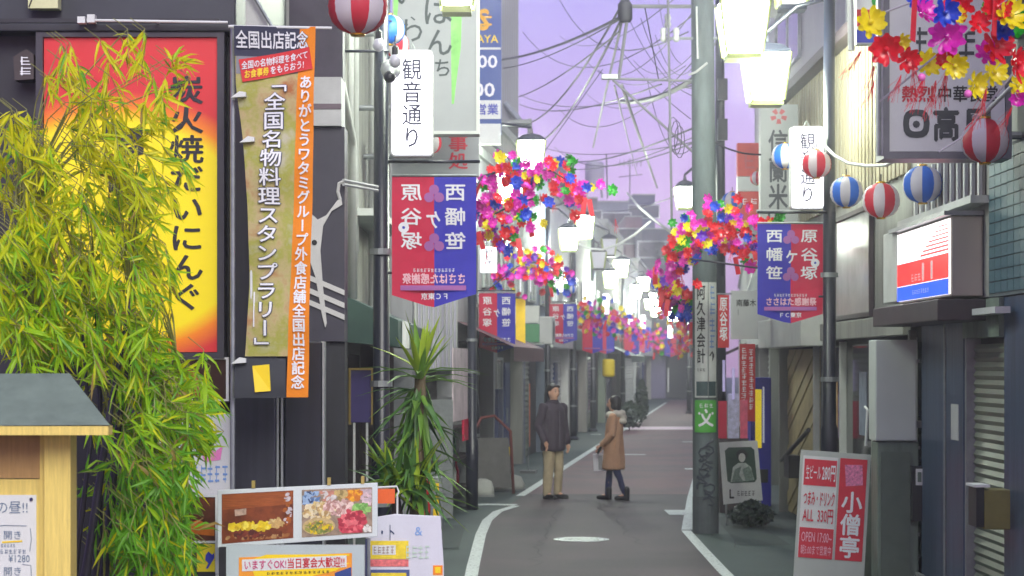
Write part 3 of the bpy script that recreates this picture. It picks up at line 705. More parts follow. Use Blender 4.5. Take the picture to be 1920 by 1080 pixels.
# ------------------------------------------------------------------ paper lanterns
LRED = mat('lantern_red_paper', (206, 30, 60), .5, .05, trans=.25)
LWHT = mat('lantern_white_paper', (214, 208, 214), .5, .05, trans=.25)
LBLU = mat('lantern_blue_paper', (40, 108, 214), .5, .05, trans=.25)
def lantern(label, px, py, dia, d, colour, ph=0.0, group='striped paper lanterns'):
    r = dia / 2 * d / FPX; c = P(px, py, d)
    t = thing('paper_lantern', label, 'lantern', c - Vector((0, 0, r * 1.1)), group)
    ng = 10; m_ = 14
    for g in range(ng):
        mb = MB(); vs = []
        for i in range(m_ + 1):
            z = -.97 + 1.94 * i / m_; rr = r * (1 - abs(z) ** 2.3) ** .5 * (1 + (.012 if i % 2 else -.012)) + r * .05
            for j in range(4):
                a = ph + 2 * math.pi * (g + j / 3) / ng
                vs.append(c + Vector((rr * math.cos(a), rr * math.sin(a), z * r * 1.0)))
        mb.add(vs, [(i * 4 + j, i * 4 + j + 1, i * 4 + j + 5, i * 4 + j + 4) for i in range(m_) for j in range(3)])
        part('paper_panel', mb, colour if g % 2 else LWHT, t, True)
    for s in (-1, 1):
        part('gold_cap', MB().lathe(c + Vector((0, 0, s * r * 1.0)), [(r * .24, -r * .06), (r * .27, 0), (r * .24, r * .08), (0, r * .09)], 14), GOLD, t, True)
    part('hook', MB().tube([c + Vector((0, 0, r * 1.05)), c + Vector((0, 0, r * 1.5))], .006, 5), CABLE, t)
    return t
lantern('large red striped lantern hanging under the noodle restaurant sign', 1847, 264, 84, 15.2, LRED, .15)
lantern('blue striped lantern left of the large red one, above the lit sign box', 1730, 346, 70, 18.6, LBLU, .1)
lantern('red striped lantern between two blue striped lanterns on the right', 1652, 376, 66, 19.9, LRED, .35)
lantern('blue striped lantern just right of the right lamp post', 1587, 360, 58, 21.6, LBLU, .4)
lantern('red striped lantern hanging in front of the right glowing sign', 1531, 308, 52, 21.9, LRED, .2)
lantern('blue striped lantern peeking out behind the right glowing sign', 1472, 293, 48, 24.5, LBLU, .5)
lantern('small blue striped lantern beside the red sign, above the right flower spray', 1373, 379, 38, 29, LBLU, .1)
lantern('big red striped lantern cut off by the top edge on the left', 671, 12, 106, 12.5, LRED, .15)
lantern('blue striped lantern partly behind the big red one at top left', 730, 56, 56, 19.5, LBLU, .3)
lantern('red striped lantern partly behind the bulbs at top left', 742, 84, 48, 21, LRED, .3)
lantern('pale red lantern peeking out behind the left glowing sign', 806, 268, 42, 23, LRED, .0)
lantern('small striped lantern with gold cap above the red sign on the right', 1420, 334, 26, 33, LRED, .0)
lantern('tiny blue striped lantern right of the second flower spray', 1024, 530, 14, 50, LBLU, .3)
lantern('tiny blue striped lantern before the third glowing sign', 1073, 543, 15, 56, LBLU, .3)
t = thing('yellow_lantern', 'yellow cylindrical paper lantern hanging above the woman', 'lantern', P(1141, 708, 62))
c_ = P(1141, 690, 62); k = 62 / FPX
part('paper_body', MB().lathe(c_, [(8 * k, -17 * k)] + [((11.5 + (.4 if i % 2 else 0)) * k, (-14 + 28 * i / 12) * k) for i in range(13)] + [(8 * k, 17 * k)], 18), mat('yellow_paper', (238, 214, 20), .5, .05, trans=.2), t, True)
for s in (-1, 1): part('rim', MB().lathe(c_ + Vector((0, 0, s * 17 * k)), [(8.3 * k, -.8 * k), (8.3 * k, .8 * k)], 16), BLACKP, t)
part('cord', MB().tube([c_ + Vector((0, 0, 17 * k)), c_ + Vector((0, 0, 34 * k))], .01, 5), CABLE, t)

# ------------------------------------------------------------------ foil flower sprays
FC = [mat('foil_' + n_, c_, .28, .15, 30, metal=0.0, spec=.8, trans=.3) for n_, c_ in (('red', (230, 28, 48)), ('yellow', (240, 222, 20)), ('magenta', (226, 40, 190)), ('blue', (36, 72, 206)), ('green', (36, 160, 36)), ('violet', (112, 40, 190)))]
FWHT = mat('foil_white', (232, 226, 230), .3, .05)
TASS = mat('red_tassel', (214, 44, 60), .5, .1, trans=.2)
def petal_mb(a, L, wd, cup):
    ca, sa = math.cos(a), math.sin(a); vs = []
    for s, w_, z in ((.12, .15, 0), (.5, .85, .05), (.8, 1.0, .16), (1.0, .35, .3)):
        for e in (-1, 0, 1):
            x = s * L; y = e * w_ * wd; zz = z * L * cup + (abs(e) * .05 * L)
            vs.append((x * ca - y * sa, -zz, x * sa + y * ca))
    return MB().add(vs, [(i * 3 + j, i * 3 + j + 1, i * 3 + j + 4, i * 3 + j + 3) for i in range(3) for j in range(2)])
FLM = {}
def flower_mesh(ci, var):
    k = (ci, var)
    if k not in FLM:
        mb = MB(); n = 7 if var != 1 else 8
        for layer, (sc, cup) in enumerate(((1, .9), (.75, 2.2))):
            for i in range(n):
                p = petal_mb(2 * math.pi * (i + .5 * layer) / n + R.uniform(-.1, .1), .1 * sc * R.uniform(.9, 1.1), .024, cup)
                mb.add(p.v, p.f)
        mb.ball((0, -.02, 0), .018, 6, 4)
        FLM[k] = mb.mesh('flower', FC[ci])
    return FLM[k]
TM = {}
def tassel_mesh(kind):
    if kind not in TM:
        mb = MB()
        if kind == 0:
            for i in range(16):
                x = R.gauss(0, .022); y = R.gauss(0, .022); z = -R.uniform(.12, .26)
                mb.tube([(0, 0, 0), (x * .3 + R.gauss(0, .006), y * .3, z * .45), (x * .7 + R.gauss(0, .008), y, z * .8), (x, y * 1.2, z)], .0014, 3, False)
        else:
            mb.box(-.04, .04, -.003, .003, -.28, 0)
        TM[kind] = mb.mesh('tassel', TASS)
    return TM[kind]
def spray(label, d, path, n, spread, size=1.0, wts=(6, 3.5, 8, 3, 2, 1), tassels=6, dd=.5, ribbons=3, post=None):
    """path: list of (px,py) along which flowers cluster; spread: (x,y) pixel scatter"""
    t = thing('flower_spray', label, 'flower garland', P(path[0][0], path[0][1], d), 'foil flower sprays')
    pts = [P(x, y, d) for x, y in path]
    part('branch', MB().tube(([post] if post else []) + pts, .012, 6), CABLE, t)
    seg = len(path) - 1
    for i in range(n):
        s = R.random() * seg; k = min(int(s), seg - 1); fr = s - k
        x = path[k][0] + (path[k + 1][0] - path[k][0]) * fr + R.gauss(0, spread[0])
        y = path[k][1] + (path[k + 1][1] - path[k][1]) * fr + R.gauss(0, spread[1]) + abs(R.gauss(0, spread[1] * .5))
        c = P(x, y, d + R.uniform(-dd, dd))
        ci = R.choices(range(6), wts)[0]
        inst('flower', flower_mesh(ci, R.randrange(3)), t, c, (R.uniform(-.9, .6), R.uniform(0, 6.28), R.uniform(-.8, .8)), size * R.uniform(.75, 1.15))
    for i in range(tassels + ribbons):
        k = R.randrange(len(path)); x = path[k][0] + R.gauss(0, spread[0] * 1.1); y = path[k][1] + abs(R.gauss(0, spread[1])) + spread[1] * .4
        inst('tassel' if i < tassels else 'paper_strip', tassel_mesh(0 if i < tassels else 1), t, P(x, y, d + R.uniform(-dd, dd) * .6 - .2), (R.uniform(-.2, .2), R.uniform(-.3, .3), R.uniform(-.6, .6)), size)
    return t
spray('foil flower spray arching from the mirrored banner towards the water tank', 24, [(905, 330), (945, 320), (990, 318), (1035, 320), (1075, 345), (1100, 362)], 92, (17, 22), .72, tassels=7, post=P(893, 350, 22))
spray('lower foil flower spray hanging close beside the large mirrored banner', 23.5, [(905, 400), (930, 400), (960, 385), (1000, 372)], 84, (19, 32), .72, tassels=6, ribbons=4)
spray('second, smaller foil flower spray left of the lamp pair at mid street', 37, [(935, 528), (970, 500), (1000, 492), (1030, 500), (1058, 520)], 120, (12, 15), .75, post=P(890, 560, 34.6))
spray('dense foil flower spray on the right around the utility pole', 24.6, [(1255, 480), (1280, 445), (1320, 435), (1365, 425), (1410, 440), (1450, 455), (1475, 470)], 230, (17, 27), .72, tassels=10, post=P(1550, 520, 22.6))
spray('trailing end of flowers hanging left of the utility pole', 27, [(1245, 520), (1262, 545), (1275, 570), (1285, 592)], 60, (12, 15), .75, tassels=5)
spray('third foil flower spray, over the fourth banner', 56, [(1085, 588), (1105, 575), (1130, 590), (1150, 610)], 110, (10, 13), .85)
spray('fourth foil flower spray, above the yellow lantern', 70, [(1125, 590), (1150, 585), (1175, 605), (1195, 625)], 100, (10, 12), .9)
spray('fifth foil flower spray, below the far lantern cluster', 86, [(1180, 615), (1205, 618), (1225, 630), (1240, 640)], 90, (9, 10), 1.0)
spray('orange-red far flower spray left of the utility pole at the street end', 78, [(1240, 575), (1268, 590), (1290, 610), (1285, 640), (1262, 645)], 100, (10, 14), 1.0, wts=(6, 5, 3, 0, 0, 1))
# the near spray: petals are parts of their own
def near_flower(t, px, py, d, ci, size, tilt):
    c = P(px, py, d)
    core = MB().ball((0, -.02, 0), .016, 8, 5)
    f = inst('flower', core.mesh('flower_core', FC[ci]), t, c, (tilt[0], tilt[1], tilt[2]), size)
    n = 8
    for lay in (0, 1):
        for i in range(n - lay):
            me = petal_mb(2 * math.pi * (i + .5 * lay) / n, .1 * (1 - .2 * lay) * R.uniform(.88, 1.1), .021, 1 + lay * 1.3).mesh('petal', FC[ci], smooth=True)
            o = bpy.data.objects.new('petal', me); COL.objects.link(o); o.parent = f; ORG[o] = c
t = thing('flower_spray', 'large close foil flower spray in the top right corner over the noodle sign', 'flower garland', P(1930, 60, 10.4), 'foil flower sprays')
for a in ([(1960, -60), (1850, 30), (1760, 100), (1650, 190)], [(1960, 60), (1890, 150), (1800, 260), (1760, 285)], [(1960, -120), (1800, -30), (1640, 30)]):
    part('branch', MB().tube([P(x, y, 10.6) for x, y in a], .006, 6), mat('silver_twig', (150, 148, 156), .4, .1), t)
for px, py, ci, s in ((1632, 42, 1, .85), (1662, 92, 0, .9), (1690, 78, 1, .5), (1733, 25, 2, .8), (1772, 22, 3, .75), (1790, 30, 1, .6), (1775, 68, 2, 1.0), (1800, 8, 0, .9), (1740, 120, 1, .75), (1700, 112, 0, .7), (1790, 122, 1, .7), (1776, 108, 0, .6), (1866, 85, 0, .95), (1852, 100, 2, .75), (1862, 135, 1, .8), (1828, 160, 1, .75), (1895, 30, 1, .85), (1905, 45, 4, .8), (1880, 55, 3, .6), (1905, 120, 0, .95), (1908, 160, 1, .6), (1908, 185, 2, .45), (1848, 20, 4, .5), (1870, 12, 0, .8), (1720, 0, 3, .6), (1835, 45, 0, .6)):
    near_flower(t, px, py, 10.4 + R.uniform(-.25, .25), ci, s * .98, (R.uniform(-.5, .3), R.uniform(0, 6), R.uniform(-.5, .5)))
for px, py, a in ((1615, 95, -.6), (1640, 120, -.3), (1690, 140, -.4), (1775, 130, -.2), (1850, 165, -.3), (1710, 110, .1), (1898, 200, -.5), (1735, 140, -.45), (1755, 150, -.25), (1640, 150, -.35)):
    inst('tassel', tassel_mesh(0), t, P(px, py, 10.3), (0, -a, R.uniform(-.5, .5)), R.uniform(.6, .9))
for px, py in ((1716, -20), (1868, -30)):
    inst('paper_strip', tassel_mesh(1), t, P(px, py, 10.2), (0, .1, .9), (.6, .6, .9))
for px, py in ((1728, 145), (1815, 176), (1788, 45)): part('pink_bead', MB().ball(P(px, py, 10.3), .02, 10, 7), mat('pink_bead', (226, 110, 190), .4, .05), t, True)
# ------------------------------------------------------------------ overhead signs, left
f = Cam(22)
t = thing('hanging_sign', 'large grey-white hanging shop sign with brushed black characters and a green stroke', 'sign', f.p(845, 245))
part('board', MB().rect(f, 735, 246, 893, -140, -.25, 0), mat('sign_grey_white', (142, 145, 150), .5, .06, 2), t)
for a in ((893, 246, 899, -140), ): part('frame', MB().rect(f, a[0], a[1], a[2], a[3], -.26, .03), OFFW, t)
part('frame', MB().rect(f, 735, 252, 899, 246, -.26, .03), OFFW, t)
SBL = mat('brush_ink', (44, 56, 60), .6, .1)
for ch, x0, y0, x1, y1 in (('は', 790, -12, 850, 50), ('ん', 795, 50, 850, 108), ('ち', 812, 108, 848, 146), ('い', 738, -42, 780, 14), ('わ', 745, 32, 795, 84), ('、', 768, 15, 800, 40)):
    letters(t, f, ch, x0, y1, x1, y0, SBL, bold=.01)
part('green_stroke', MB().sheet(f, [(845, -60), (868, -60), (864, 90), (856, 150), (851, 195), (847, 195), (846, 110)], .004), mat('green_brush', (120, 186, 96), .6, .25, 8), t)
part('green_stroke', MB().sheet(f, [(738, -60), (752, -60), (744, 40), (738, 40)], .004), MATS['green_brush'], t)
part('bracket', MB().tube([f.p(735, 60, -.12), Vector((-1.7, 22.12, f.p(0, 60).z))], .03), STEEL, t)
part('bracket', MB().tube([f.p(735, 200, -.12), Vector((-1.7, 22.12, f.p(0, 200).z))], .03), STEEL, t)
f = Cam(23.2)
t = thing('hanging_sign', 'smaller grey hanging sign with two red characters under the large brushed sign', 'sign', f.p(858, 322))
part('board', MB().rect(f, 736, 330, 898, 255, -.2, 0), MATS['sign_grey_white'], t)
letters(t, f, '事処', 840, 318, 878, 252, mat('dull_red_ink', (186, 40, 60), .6, .1), vertical=True, bold=.02)
part('bracket', MB().tube([f.p(737, 292, -.1), Vector((-1.7, 23.3, f.p(0, 292).z))], .03), STEEL, t)
f = Cam(34)
t = thing('price_sign', 'tall blue sign with yellow lettering and white numbers beside the ribbed tower', 'sign', f.p(915, 250))
part('board', MB().rect(f, 868, 250, 940, -80, -.3, 0), mat('sign_blue', (52, 78, 150), .45, .08, 2), t)
part('white_panel', MB().rect(f, 893, 223, 939, 188, 0, .01), WHITE, t)
part('white_line', MB().rect(f, 893, 93, 939, 89, 0, .008), WHITE, t)
part('lower_panel', MB().rect(f, 893, 270, 939, 232, -.2, .01), WHITE, t)
letters(t, f, 'AYA', 894, 80, 934, 66, YELINK, bold=.03)
letters(t, f, '00', 896, 127, 932, 104, WHINK, bold=.04)
letters(t, f, '00', 888, 181, 927, 156, WHINK, bold=.04)
letters(t, f, '営業', 891, 216, 935, 194, BLUEINK, bold=.02, w=.014)
letters(t, f, 'S', 897, 56, 917, 18, GOLD, bold=.05)
for i, (a, b_) in enumerate(((30, 34), (44, 48))): part('emblem_bar', MB().rect(f, 900, b_, 922, a, 0, .006), GOLD, t)
part('bracket', MB().tube([f.p(868, 120, -.15), LF.p(3.4, 6.5, -.1)], .04), STEEL, t)

# fittings on the left lamp post
def bulb(label, px, py, d):
    c = P(px, py, d); t = thing('light_bulb', label, 'bulb', c)
    part('glass', MB().ball(c, .05, 12, 8, (1, 1, 1.15)), mat('bulb_glass', (200, 200, 206), .1, .05), t, True)
    part('socket', MB().lathe(c + Vector((0, 0, .045)), [(.028, 0), (.028, .06), (.018, .075)], 10), BLACKP, t)
    part('cord', MB().tube([c + Vector((0, 0, .11)), c + Vector((.0, .0, .2))], .006, 5), CABLE, t)
bulb('clear bulb hanging just left of the horn loudspeaker', 710, 84, 17.3)
bulb('clear bulb in front of the horn loudspeaker', 741, 114, 17.0)
t = thing('horn_speaker', 'grey horn loudspeaker on the left lamp post beside the glowing sign', 'loudspeaker', P(727, 125, 17.5))
c_ = P(733, 130, 17.25)
mb = MB()
prof = [(.02, .16), (.03, .1), (.045, .05), (.08, .0)]
M3 = Matrix.Rotation(math.radians(115), 4, 'X')
tmp = MB().lathe((0, 0, 0), [(.02, .16), (.03, .1), (.045, .05), (.085, 0), (.075, .002), (.03, .06)], 16)
mb.add([c_ + M3 @ Vector(v) for v in tmp.v], tmp.f)
part('horn', mb, OFFW, t, True)
part('driver', MB().ball(c_ + M3 @ Vector((0, 0, .2)), .05, 10, 7), BLACKP, t, True)
part('bracket', MB().tube([c_ + M3 @ Vector((0, 0, .2)), P(715, 118, 17.75)], .012, 6), BLACKP, t)

# ------------------------------------------------------------------ restaurant front, left foreground
f = Cam(12.6)
b = thing('restaurant_building', 'charcoal restaurant front behind the bamboo with square pillars and a lintel', 'building', G(250, 12.6))
gy = 680 + FPX * CH / 12.6
part('wall', MB().rect(f, -500, gy, 436, 60, -3.0, -.12), DARKW, b)
part('end_wall', MB().rect(f, 436, gy, 560, 62, -.35, -.125), DARKW, b)
part('upper_wall', MB().rect(f, -500, 60, 436, -420, -3.0, -.06), mat('upper_dark', (56, 58, 66), .6, .2, 2), b)
part('lintel', MB().rect(f, -500, 62, 436, 46, -.118, .06), DARKW, b, bevel=.01)
part('ledge', MB().rect(f, -500, 44, 412, 36, -.058, .03), DARKW, b)
PIL = mat('pillar_black', (48, 49, 58), .35, .3, 3, stretch=(8, 8, .3))
part('pillar', MB().rect(f, 432, gy, 518, 64, -.118, .03), PIL, b, bevel=.01)
part('pillar', MB().rect(f, 532, gy, 604, 640, -.12, -.02), mat('pillar_navy', (28, 30, 40), .35, .3, 3, stretch=(8, 8, .3)), b, bevel=.01)
for x0, x1 in ((519, 523), (527, 531)): part('steel_strip', MB().rect(f, x0, gy, x1, 745, -.1, .01), STEEL, b)
part('edge_trim', MB().rect(f, 604, gy, 608, 640, -.12, -.01), STEEL, b)
part('eave', MB().add([f.p(448, -30, -.3), f.p(448, 48, -.3), f.p(500, 48, -.3), f.p(462, -30, -.3)], [(0, 1, 2, 3)]).rect(f, 448, 47, 500, 36, -.9, -.301), OFFW, b)
part('downpipe', MB().tube([f.p(455, -40, -.25), f.p(505, 45, -.25)], .012, 6), STEEL, b)
t = thing('light_fixture', 'cream square light fixture on the dark wall at the top left', 'light', f.p(84, 18))
part('shade', MB().rect(f, 56, 18, 112, -20, -.04, .05), mat('cream_shade', (206, 206, 160), .5, .1, 5), t)
part('seam', MB().tube([f.p(58, 16, .055), f.p(72, -20, .055)], .004, 5), BLACKP, t)
t = thing('sign_lamp_rod', 'long white rod lamp above the red and yellow sign', 'lamp', f.p(290, 48))
part('rod', MB().tube([f.p(170, 44, .12), f.p(432, 48, .12)], .008, 8), WHITE, t)
part('head', MB().rect(f, 154, 50, 168, 38, .08, .14), WHITE, t); part('head', MB().rect(f, 172, 49, 186, 34, .08, .14), WHITE, t)
part('bracket', MB().tube([f.p(300, 46, .12), f.p(300, 44, -.06)], .008, 6), WHITE, t)
# red and yellow sign
sm = mat('red_yellow_print', (240, 220, 20), .5, 0); n = sm.node_tree; bs = n.nodes['Principled BSDF']
tcn = n.nodes.new('ShaderNodeTexCoord'); mp = n.nodes.new('ShaderNodeMapping'); n.links.new(tcn.outputs['Object'], mp.inputs[0])
mp.inputs['Location'].default_value = (.1, 0, -.72); 
gr = n.nodes.new('ShaderNodeVectorMath'); gr.operation = 'MULTIPLY'; gr.inputs[1].default_value = (1.0, 0, 1.22); n.links.new(mp.outputs[0], gr.inputs[0])
ln = n.nodes.new('ShaderNodeVectorMath'); ln.operation = 'LENGTH'; n.links.new(gr.outputs[0], ln.inputs[0])
rp = n.nodes.new('ShaderNodeValToRGB'); n.links.new(ln.outputs['Value'], rp.inputs[0])
rp.color_ramp.elements[0].position = .78; rp.color_ramp.elements[0].color = lin((244, 220, 16)) + (1,)
rp.color_ramp.elements[1].position = 1.0; rp.color_ramp.elements[1].color = lin((204, 44, 50)) + (1,)
e_ = rp.color_ramp.elements.new(.88); e_.color = lin((236, 130, 24)) + (1,)
n.links.new(rp.outputs[0], bs.inputs['Base Color']); n.links.new(rp.outputs[0], bs.inputs['Emission Color']); bs.inputs['Emission Strength'].default_value = .08
t = thing('restaurant_sign', 'tall red and yellow restaurant sign with vertical black characters behind the bamboo', 'sign', f.p(250, 660))
part('face', MB().rect(f, 84, 660, 408, 72, -.11, .02), sm, t)
fm = MB()
for a in ((70, 672, 83, 62), (409, 672, 422, 62)): fm.rect(f, *a, -.11, .045)
fm.rect(f, 83, 672, 409, 661, -.11, .045); fm.rect(f, 83, 71, 409, 63, -.11, .045)
part('frame', fm, mat('sign_frame', (62, 60, 68), .4, .15), t)
SI = mat('sign_black', (40, 38, 46), .6, .05)
letters(t, f, '炭火焼だいにんぐ', 318, 584, 384, 142, SI, vertical=True, bold=.022, w=.025)
for p_ in ([(196, 228), (214, 240), (212, 262), (192, 250)], [(216, 250), (270, 236), (268, 262), (218, 282)], [(220, 284), (272, 268), (270, 290), (222, 300)], [(205, 336), (246, 336), (250, 350), (206, 362)], [(206, 384), (290, 384), (290, 398), (206, 398)], [(220, 460), (272, 460), (262, 478), (230, 484)], [(226, 500), (246, 492), (270, 494), (278, 520), (256, 522)]):
    part('brush_stroke', MB().sheet(f, p_, .026), SI, t)
t = thing('wooden_tag', 'small dark wooden tag with white characters at the top left', 'sign', f.p(48, 150))
part('board', MB().poly(f, [(28, 108), (52, 94), (66, 104), (66, 150), (30, 152)], -.1, .04), mat('dark_tag', (66, 56, 56), .6, .2), t)
scribble(t, f, 2, 38, 146, 62, 108, WHINK, vertical=True, w=.045)
# framed photo and posters on the wall
DKP = mat('dark_photo', (58, 34, 30), .3, .5, 3)
t = thing('framed_photo', 'dark photograph in a thin white frame under the red and yellow sign', 'picture', f.p(390, 752))
part('photo', MB().rect(f, 300, 748, 425, 674, -.11, .02), DKP, t)
fm = MB().rect(f, 300, 752, 430, 748, -.11, .03).rect(f, 300, 674, 430, 670, -.11, .03).rect(f, 425, 748, 430, 674, -.11, .03); part('frame', fm, WHITE, t)
part('food_print', MB().sheet(f, [(330, 744), (395, 744), (400, 725), (375, 700), (350, 690)], .023), mat('amber_food', (168, 74, 30), .4, .4, 6), t)
t = thing('white_poster', 'white poster with pink and blue scribbles behind the bamboo', 'poster', f.p(390, 940))
part('sheet', MB().rect(f, 300, 940, 432, 776, -.115, .012), WHITE, t)
scribble(t, f, 5, 362, 905, 430, 872, mat('pale_blue_ink', (120, 160, 216), .6, 0), w=.016)
part('pink_print', MB().sheet(f, [(376, 842), (392, 830), (402, 848), (418, 836), (414, 862), (384, 866)], .016), mat('pink_ink', (232, 130, 190), .6, 0), t)

# vertical event flag
f = Cam(12.0)
t = thing('event_flag', 'tall fabric flag with an orange strip and outlined characters beside the restaurant sign', 'flag', f.p(510, 745))
class Flag:
    def p(s, u, v, w=0.0): return f.p(u, v, w + .025 * math.sin(v * .017 + u * .03) + .012 * math.sin(v * .045))
FL = Flag()
def ribbon(nm, L, Rr, m, w=0.0, n=24):
    """L, Rr: functions of row giving left and right columns; rows y0..y1"""
    (y0, y1) = (L[0], L[1]); mb = MB(); vs = []
    for i in range(n + 1):
        v = y0 + (y1 - y0) * i / n
        a, b_ = L[2](v), Rr(v)
        for j in range(4): vs.append(FL.p(a + (b_ - a) * j / 3, v, w))
    mb.add(vs, [(i * 4 + j, i * 4 + j + 1, i * 4 + j + 5, i * 4 + j + 4) for i in range(n) for j in range(3)])
    return part(nm, mb, m, t, True)
lx = lambda v: 440 + (v - 50) * .022 if v < 160 else (442 + (v - 160) * .12 if v < 300 else 459 + 8 * math.sin((v - 300) / 365 * 3.14))
ox = lambda v: 562 - (v - 50) * .036
ex = lambda v: 592 - (v - 50) * .021
photo = mat('food_print_cloth', (178, 172, 96), .7, .45, 5, trans=.2)
np_ = photo.node_tree; rpn = [q for q in np_.nodes if q.type == 'VALTORGB'][0].color_ramp
for pos, c_ in ((.3, (196, 190, 170)), (.45, (168, 168, 70)), (.55, (196, 178, 130)), (.7, (178, 96, 60))):
    if pos in (.3, .7): rpn.elements[0 if pos == .3 else len(rpn.elements) - 1].color = lin(c_) + (1,)
    else: e_ = rpn.elements.new(pos); e_.color = lin(c_) + (1,)
ribbon('cloth', (52, 668, lx), ox, photo)
ribbon('orange_strip', (50, 745, ox), ex, mat('orange_cloth', (240, 138, 16), .7, .06, trans=.2), .002)
ribbon('dark_header', (50, 105, lambda v: 440), ox, mat('flag_slate', (52, 54, 76), .7, .1), .004, 6)
ribbon('grey_header', (105, 138, lambda v: 443), ox, mat('flag_grey', (132, 132, 140), .7, .1), .004, 6)
ribbon('dark_footer', (672, 746, lambda v: 440), lambda v: 536, mat('flag_dark', (48, 50, 58), .7, .15), .001, 6)
part('red_strip', MB().add([FL.p(448 + 132 * i / 8 + 7 * j / 4, 112 - 24 * i / 8 + 42 * j / 4, .014) for i in range(9) for j in range(5)], [(i * 5 + j, i * 5 + 5 + j, i * 5 + 6 + j, i * 5 + 1 + j) for i in range(8) for j in range(4)]), mat('flag_red', (206, 44, 48), .7, .08), t)
part('yellow_tag', MB().sheet(FL, [(474, 686), (506, 683), (509, 733), (480, 735)], .012), YELINK, t)
OUT = mat('outline_navy', (44, 48, 86), .7, 0)
letters(t, FL, '全国出店記念', 443, 92, 578, 58, OUT, bold=.06, w=.008); letters(t, FL, '全国出店記念', 443, 92, 578, 58, WHINK, bold=.022, w=.013)
class Skw:
    def p(s, u, v, w=0.0): return FL.p(u, v - (u - 515) * .17, w)
letters(t, Skw(), '全国の名物料理を食べて', 453, 121, 578, 105, WHINK, bold=.02, w=.02)
letters(t, Skw(), 'お食事券', 458, 139, 504, 122, YELINK, bold=.03, w=.02); letters(t, Skw(), 'をもらおう!', 506, 139, 580, 122, WHINK, bold=.02, w=.02)
col = '「全国名物料理スタンプラリー」'
y_ = 138; hh = (668 - 138) / len(col)
for i, ch in enumerate(col):
    v0 = y_ + hh * i; cx = 518 - i * 2.1 if i < 9 else 500 - (i - 9) * .6
    for m_, bd, w_ in ((OUT, .06, .012), (WHINK, .018, .018)):
        letters(t, FL, ch, cx - 21, v0 + hh, cx + 21, v0, m_, bold=bd, w=w_, vertical=True)
col = 'ありがとうワタミグループ外食店舗全国出店記念'
y_ = 142; hh = (730 - 142) / len(col)
for i, ch in enumerate(col):
    v0 = y_ + hh * i; cx = (ox(v0) + ex(v0)) / 2
    letters(t, FL, ch, cx - 12.5, v0 + hh, cx + 12.5, v0, WHINK, bold=.03, w=.012, vertical=True)
letters(t, FL, 'ー', 466, 620, 486, 540, WHINK, bold=.02, w=.014, vertical=True)
part('cross_rod', MB().tube([f.p(428, 49, -.01), f.p(622, 52, -.01)], .008, 8), WHITE, t)
part('flag_pole', MB().tube([f.p(468, 262, -.03), f.p(470, 560, -.03)], .008, 8), WHITE, t)
for x_, y_ in ((446, 180), (462, 264), (446, 678)): part('clip', MB().poly(f, [(x_ - 12, y_ + 4), (x_ + 4, y_ - 8), (x_ + 16, y_ - 6), (x_ + 16, y_ + 2)], -.02, .03), WHITE, t)
part('back_pole', MB().tube([f.p(434, 44, -.05), Vector((f.p(434, 0).x, 12.05, .02))], .014, 8), STEEL, t)
part('foot', MB().box(f.p(434, 0).x - .18, f.p(434, 0).x + .18, 11.87, 12.23, 0, .05), CONC, t)

# barber panel with scissors and comb
f = Cam(16)
gy = 680 + FPX * CH / 16
t = thing('barber_panel', 'dark barber panel with a white scissors and comb emblem beside the flag', 'sign', G(610, 16))
part('panel', MB().rect(f, 560, 640, 646, 238, -.3, 0), mat('barber_dark', (62, 60, 72), .5, .2, 2), t)
part('lower_panel', MB().rect(f, 560, gy, 646, 641, -.3, -.05), DARKW, t)
part('white_box', MB().rect(f, 575, 237, 641, 146, -.3, .05), OFFW, t)
part('box_band', MB().rect(f, 575, 206, 641, 196, .05, .056), mat('box_band', (110, 96, 104), .6, .1), t)
part('top_panel', MB().rect(f, 540, 145, 641, -60, -.3, -.08), mat('wine_dark', (56, 48, 64), .5, .2), t)
EM = mat('emblem_white', (206, 206, 202), .5, .05)
part('scissors', MB().poly(f, [(579, 396), (596, 412), (612, 404), (633, 376), (640, 372), (642, 384), (622, 396), (606, 424), (601, 470), (606, 540), (613, 606), (610, 614), (604, 590), (592, 520), (578, 480)], 0, .02), EM, t)
part('scissors_ring', MB().tube([f.p(638, 374, .01), f.p(634, 360, .01), f.p(636, 344, .01), f.p(646, 340, .01)], .014, 6), EM, t)
part('pivot', MB().poly(f, [(590 + 5 * math.cos(k * .5236), 455 + 5 * math.sin(k * .5236)) for k in range(12)], .02, .026), INK, t)
for y_ in (536, 560, 582):
    part('comb_bar', MB().poly(f, [(576, y_ - 22), (646, y_ + 8), (646, y_ + 18), (576, y_ - 12)], 0, .016), EM, t)
part('rail', MB().tube([f.p(646, 340, .1), f.p(700, 340, -.5)], .012, 6), OFFW, t)
part('rail', MB().tube([f.p(646, 348, .1), f.p(700, 347, -.5)], .012, 6), OFFW, t)
